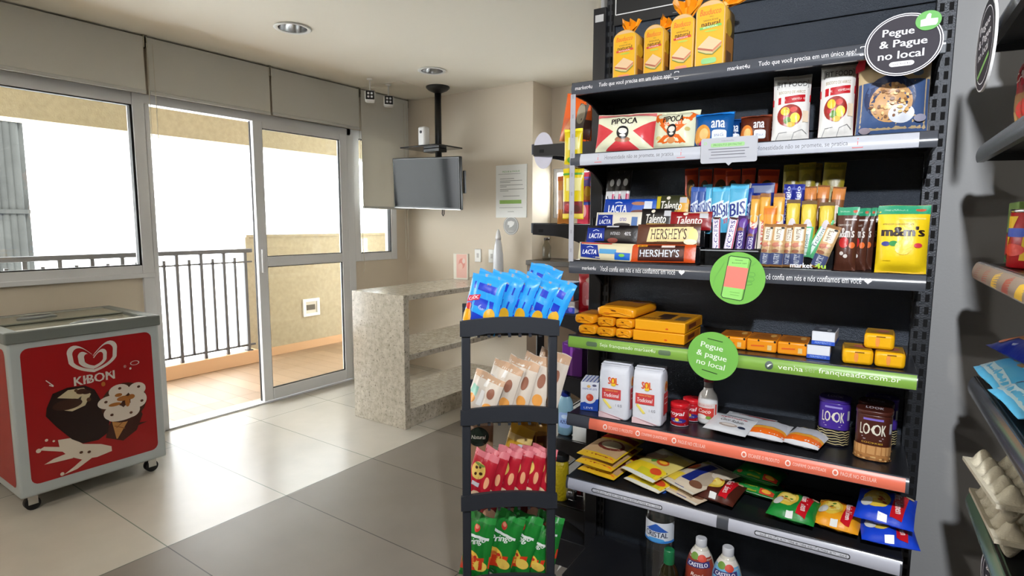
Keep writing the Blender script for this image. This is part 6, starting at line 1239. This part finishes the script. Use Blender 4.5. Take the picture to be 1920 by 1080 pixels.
side('candy_bag', 'red and pink candy bag on the second end shelf, right of two', 'candy', 1102, 1134, 330, 2.13, ZE[1]+.002, .035, (206, 40, 60), pk, -4, 0, 0, 'pink candy bags on the end shelf')
def scarton(name, label, cat, x0, x1, yt, v, z, D, base, arts, yaw=0, yb=None):
    u, z_, W, H = P(x0, x1, yt, v, z, yb); return carton(name, label, cat, W, D, H, base, arts, (u, v, z if z is not None else z_), yaw)
scarton('blue_pack', 'white and blue pack lying at the bottom on the third end shelf', 'pack', 1048, 1086, 562, 2.07, ZE[2]+.001, .09, (214, 216, 222), {'f': [('r', -.5, 0, .5, .5, (30, 60, 160)), ('e', .3, .3, .1, .2, (100, 90, 200))]}, 2)
u, z_, W, H = P(1050, 1084, 528, 2.07, ZE[2]+.001+P(1048, 1086, 562, 2.07, ZE[2]+.001)[3]+.002)
carton('toothpaste_box', 'blue and white toothbrush box lying on the white and blue pack', 'box', W, .08, H, (70, 140, 214), {'f': [('r', -.3, .55, .5, .9, (30, 70, 170)), ('t', 'Oral-B', .05, .72, .6, .26, {'bold': .04}, (226, 232, 244)), ('q', ((-.5, .08), (.5, .02), (.5, .3), (-.5, .34)), (222, 130, 100)), ('r', -.5, .34, .5, .42, (226, 226, 230))]}, (u, 2.07, z_))
side('candy_bag', 'glossy red bag with clear window standing at the left below the third shelf', 'candy', 1086, 1129, 514, 2.07, ZE[2]+.002, .035, (176, 18, 34), [('R', -.28, .2, .3, .8, .1, .1, (206, 120, 130)), ('e', .1, .85, .25, .08, (190, 150, 140)), ('r', -.1, .22, .26, .36, (224, 190, 194)), ('l', [(-.15, .4), (-.12, .75)], .02, .02, (226, 190, 190)), ('l', [(.05, .4), (.07, .75)], .02, .02, (226, 190, 190))], 3)
scarton('purple_box', 'purple box on the fourth end shelf behind the cream bag corner', 'box', 1062, 1099, 640, 2.07, ZE[3]+.001, .08, (98, 26, 130), {'f': [('r', -.1, .0, .02, 1, (140, 70, 170)), ('l', [(-.4, .95), (.4, .85)], .03, .03, (150, 90, 180))]}, 3)
cb = empty('cleaner_bottle', 'pale blue cleaner bottle with dark blue cap left of the flour', 'bottle'); u, z_ = at(1060, 800, 2.06); pose(cb, u, 2.06, ZE[4]+.001)
b = MB(); b.lathe([(.026, 0), (.032, .004), (.033, .10), (.031, .135), (.020, .160), (.0165, .166)], M((130, 170, 190), 0.2, 0, 0.6), 30, sx=1.0, sy=.7)
b.art(lambda a, c: Vector((.0336*sin(a*2.2), -.0336*.7*cos(a*2.2), .03+c*.07)), [('R', -.3, .05, .46, .95, .2, .2, (140, 170, 220)), ('t', 'AZUL', .08, .4, .5, .2, {'bold': .04}, (30, 40, 110)), ('e', .1, .72, .2, .12, (190, 210, 236))], paper); b.build('bottle', cb)
b = MB(); b.lathe([(.0175, .160), (.020, .163), (.020, .190), (.016, .194)], M((16, 36, 120), 0.35), 24); b.build('cap', cb)
yj = empty('corn_jar', 'clear jar of yellow corn on the lowest end shelf behind the rack', 'jar'); u, z_ = at(1052, 880, 2.06); pose(yj, u, 2.06, ZE[5]+.001)
b = MB(); b.lathe([(.028, 0), (.032, .004), (.032, .15), (.026, .17)], M((170, 150, 20), 0.3, bump=.4, bscale=120), 26); b.build('jar', yj)
b = MB(); b.lathe([(.028, .168), (.033, .17), (.033, .195), (.03, .198)], M((60, 62, 64), 0.3, .6), 26); b.build('lid', yj)
FOIL = M((150, 152, 158), 0.22, 0.9, 0.5, 0.5, 40)
side('coffee_pack', 'silver foil coffee pack on the lowest end shelf', 'coffee', 1056, 1082, 915, 2.07, ZE[5]+.002, .04, FOIL, [('r', -.4, .2, .4, .5, (70, 70, 76))], 4)
side('coffee_pack', 'dark red coffee pack beside the silver foil pack on the lowest end shelf', 'coffee', 1074, 1094, 900, 2.12, ZE[5]+.002, .04, (86, 20, 22), [('r', -.4, .15, .4, .45, (176, 24, 34)), ('r', -.4, .05, .4, .15, (150, 140, 140))], 4)

# ------------------------------------------------------------------ goods on the right hand shelves
def rput(o, u, v, z, yaw=-90, lean=0, roll=0): pose(o, u, v, z, yaw, lean, roll); return o
def rbag(name, label, cat, W, H, D, base, ops, u, v, z, yaw=-90, lean=0, roll=0, group=None, **k):
    return bag(name, label, cat, W, H, D, base, ops, (u, v, z), yaw, lean, roll, group, **k)
rbag('coffee_pack', 'red and brown coffee pack standing on the second shelf at the right edge', 'coffee', .11, .17, .05, (150, 40, 34), [('q', ((-.5, .55), (.5, .62), (.5, .85), (-.5, .8)), (196, 22, 34)), ('t', 'CAFE', .0, .71, .6, .12, {'bold': .04, 'rot': 6}, (236, 220, 214)), ('r', -.5, .1, .5, .5, (176, 130, 80)), ('e', .1, .3, .2, .12, (222, 60, 50)), ('e', -.2, .22, .12, .08, (236, 190, 120))], .272, 1.575, ZR[1]+.002, -78)
carton('green_carton', 'green carton standing at the end of the third right hand shelf', 'carton', .10, .06, .068, (120, 150, 76), {'l': [('r', -.45, .05, .45, .95, (140, 166, 96)), ('e', .1, .5, .25, .3, (176, 190, 130)), ('e', -.2, .3, .15, .2, (110, 140, 70))], 'f': [('e', 0, .5, .3, .3, (150, 176, 100))]}, (.300, 1.672, ZR[2]+.070), -90)
carton('spice_box', 'red and green box standing under the green carton', 'box', .10, .06, .068, (150, 60, 46), {'l': [('r', -.45, .5, .45, .95, (190, 60, 50)), ('r', -.45, .05, .45, .45, (70, 130, 60)), ('e', 0, .3, .2, .15, (222, 220, 200))], 'f': [('r', -.45, .3, .45, .9, (196, 40, 40)), ('r', -.45, .05, .45, .28, (60, 120, 60))]}, (.300, 1.672, ZR[2]+.001), -90)
cn = empty('sauce_can', 'red tin can with yellow streaks in front on the third right hand shelf', 'can'); pose(cn, .283, 1.548, ZR[2]+.001, -60)
b = MB(); b.lathe([(.034, 0), (.036, .003), (.036, .113), (.034, .116)], M((176, 22, 30), 0.3), 34)
b.art(lambda a, c: Vector((.0364*sin(a*4), -.0364*cos(a*4), .006+c*.104)), [('q', ((-.3, .1), (-.2, .1), (.05, .95), (-.25, .95)), (232, 186, 40)), ('q', ((.1, .1), (.2, .1), (.45, .95), (.15, .95)), (232, 186, 40)), ('R', -.16, .55, .16, .72, .05, .05, (50, 80, 190)), ('e', 0, .3, .16, .12, (220, 60, 40))], paper); b.build('can', cn)
b = MB(); b.lathe([(.0365, .112), (.037, .115), (.037, .119), (.034, .119), (.033, .116)], STEEL, 34); b.build('rim', cn)
DKB, SKY = (26, 46, 150), (96, 190, 236)
db = [('r', -.5, .9, .5, 1, (60, 90, 200)), ('e', -.15, .45, .2, .25, (180, 120, 60)), ('e', .1, .6, .2, .12, (110, 70, 40)), ('l', [(-.4, .2), (.3, .7)], .03, .03, (150, 160, 190)), ('l', [(-.1, .1), (.4, .5)], .03, .03, (150, 160, 190)), ('e', -.35, .2, .1, .12, (226, 130, 90)), ('e', .3, .3, .1, .1, (50, 120, 160))]
lb = [('e', -.1, .55, .16, .24, (206, 176, 120)), ('e', .16, .5, .14, .22, (190, 150, 100)), ('r', -.5, .06, .5, .16, (200, 226, 240)), ('r', -.5, .84, .5, .98, (222, 226, 232)), ('e', -.38, .3, .07, .1, (222, 60, 90))]
def rl_(label, u, v, z, W, L, D, base, ops, yaw, group, **k): return bag('snack_bag', label, 'snack', W, L, D, base, ops, (u, v, z+D/2+.002), yaw, 78, 0, group, crk=1.2, **k)
zC = ZR[3]
kw_ = dict(seam=.03, pinch=.02)
GP = 'snack bags piled on the right hand shelf'
rl_('light blue snack bag lying at the bottom of the pile near the shelf end', .232, 1.590, zC, .21, .20, .055, SKY, lb, -88, GP, **kw_)
rl_('light blue snack bag lying at the bottom of the pile nearer the camera', .234, 1.375, zC, .20, .20, .055, SKY, lb, -86, GP, **kw_)
rl_('red snack bag lying lowest at the front edge of the right hand shelf', .250, 1.16, zC, .20, .19, .055, (176, 44, 56), [('e', .1, .5, .2, .2, (222, 150, 140)), ('r', -.5, .8, .5, .95, (206, 190, 190))], -90, GP, **kw_)
rl_('light blue snack bag lying in the upper layer with cookies printed on it', .285, 1.36, zC+.056, .20, .17, .052, SKY, lb, -84, GP, **kw_)
rl_('dark blue snack bag lying on top of the pile, its corner sticking out', .270, 1.585, zC+.054, .23, .19, .055, DKB, db, -80, GP, **kw_)
rl_('red snack bag lying in the upper layer at the photo edge', .285, 1.16, zC+.056, .20, .19, .052, (190, 60, 66), [('e', -.1, .5, .25, .2, (226, 160, 150))], -88, GP, **kw_)
# egg cartons
PULP = M((196, 188, 168), 0.85, bump=.3, bscale=160, name='egg_carton_pulp')
def eggbox(label, u, v, z, yaw, roll=0):
    o = empty('egg_carton', label, 'egg carton', group='grey egg cartons on the right hand shelf'); pose(o, u, v, z, yaw, 0, roll)
    nx, ny, p = 3, 5, .048; W, L = nx*p, ny*p
    def tray(sgn, z0, A):
        b = MB()
        def F(a, c):
            x, y = a*W, (c-.5)*L
            bump = (.5-.5*cos(2*pi*(a+.5)*nx))*(.5-.5*cos(2*pi*c*ny)); edge = min(1, min((.5-abs(a))*W, (.5-abs(c-.5))*L)/.008)
            return Vector((x, y, z0+sgn*A*(bump**.6)*max(0, edge)))
        b.grid(F, nx*9, ny*9, PULP, flip=sgn < 0); Bk = lambda a, c: F(a, c)+Vector((0, 0, -sgn*.002)); b.grid(Bk, nx*9, ny*9, PULP, flip=sgn > 0)
        b.box(-W/2-.006, W/2+.006, -L/2-.006, -L/2+.002, z0-.002, z0+.002, PULP); b.box(-W/2-.006, W/2+.006, L/2-.002, L/2+.006, z0-.002, z0+.002, PULP); b.box(-W/2-.006, -W/2+.002, -L/2, L/2, z0-.002, z0+.002, PULP); b.box(W/2-.002, W/2+.006, -L/2, L/2, z0-.002, z0+.002, PULP)
        return b
    tray(-1, .040, .038).build('tray', o); tray(1, .044, .034).build('lid', o)
zD = ZR[4]
eggbox('grey pulp egg carton lying lowest on the right hand shelf, its bulging cups facing left', .315, 1.50, zD+.001, 2)
eggbox('grey pulp egg carton stacked on the lower one and pushed out over the shelf edge', .300, 1.47, zD+.083, 5)
rbag('snack_bag', 'yellow snack bag standing on the top right hand shelf at the photo edge', 'snack', .11, .15, .04, (206, 180, 70), [('e', 0, .5, .3, .2, (120, 80, 50)), ('r', -.5, .8, .5, .95, (230, 210, 130))], .262, 1.625, ZR[0]+.002, -80)
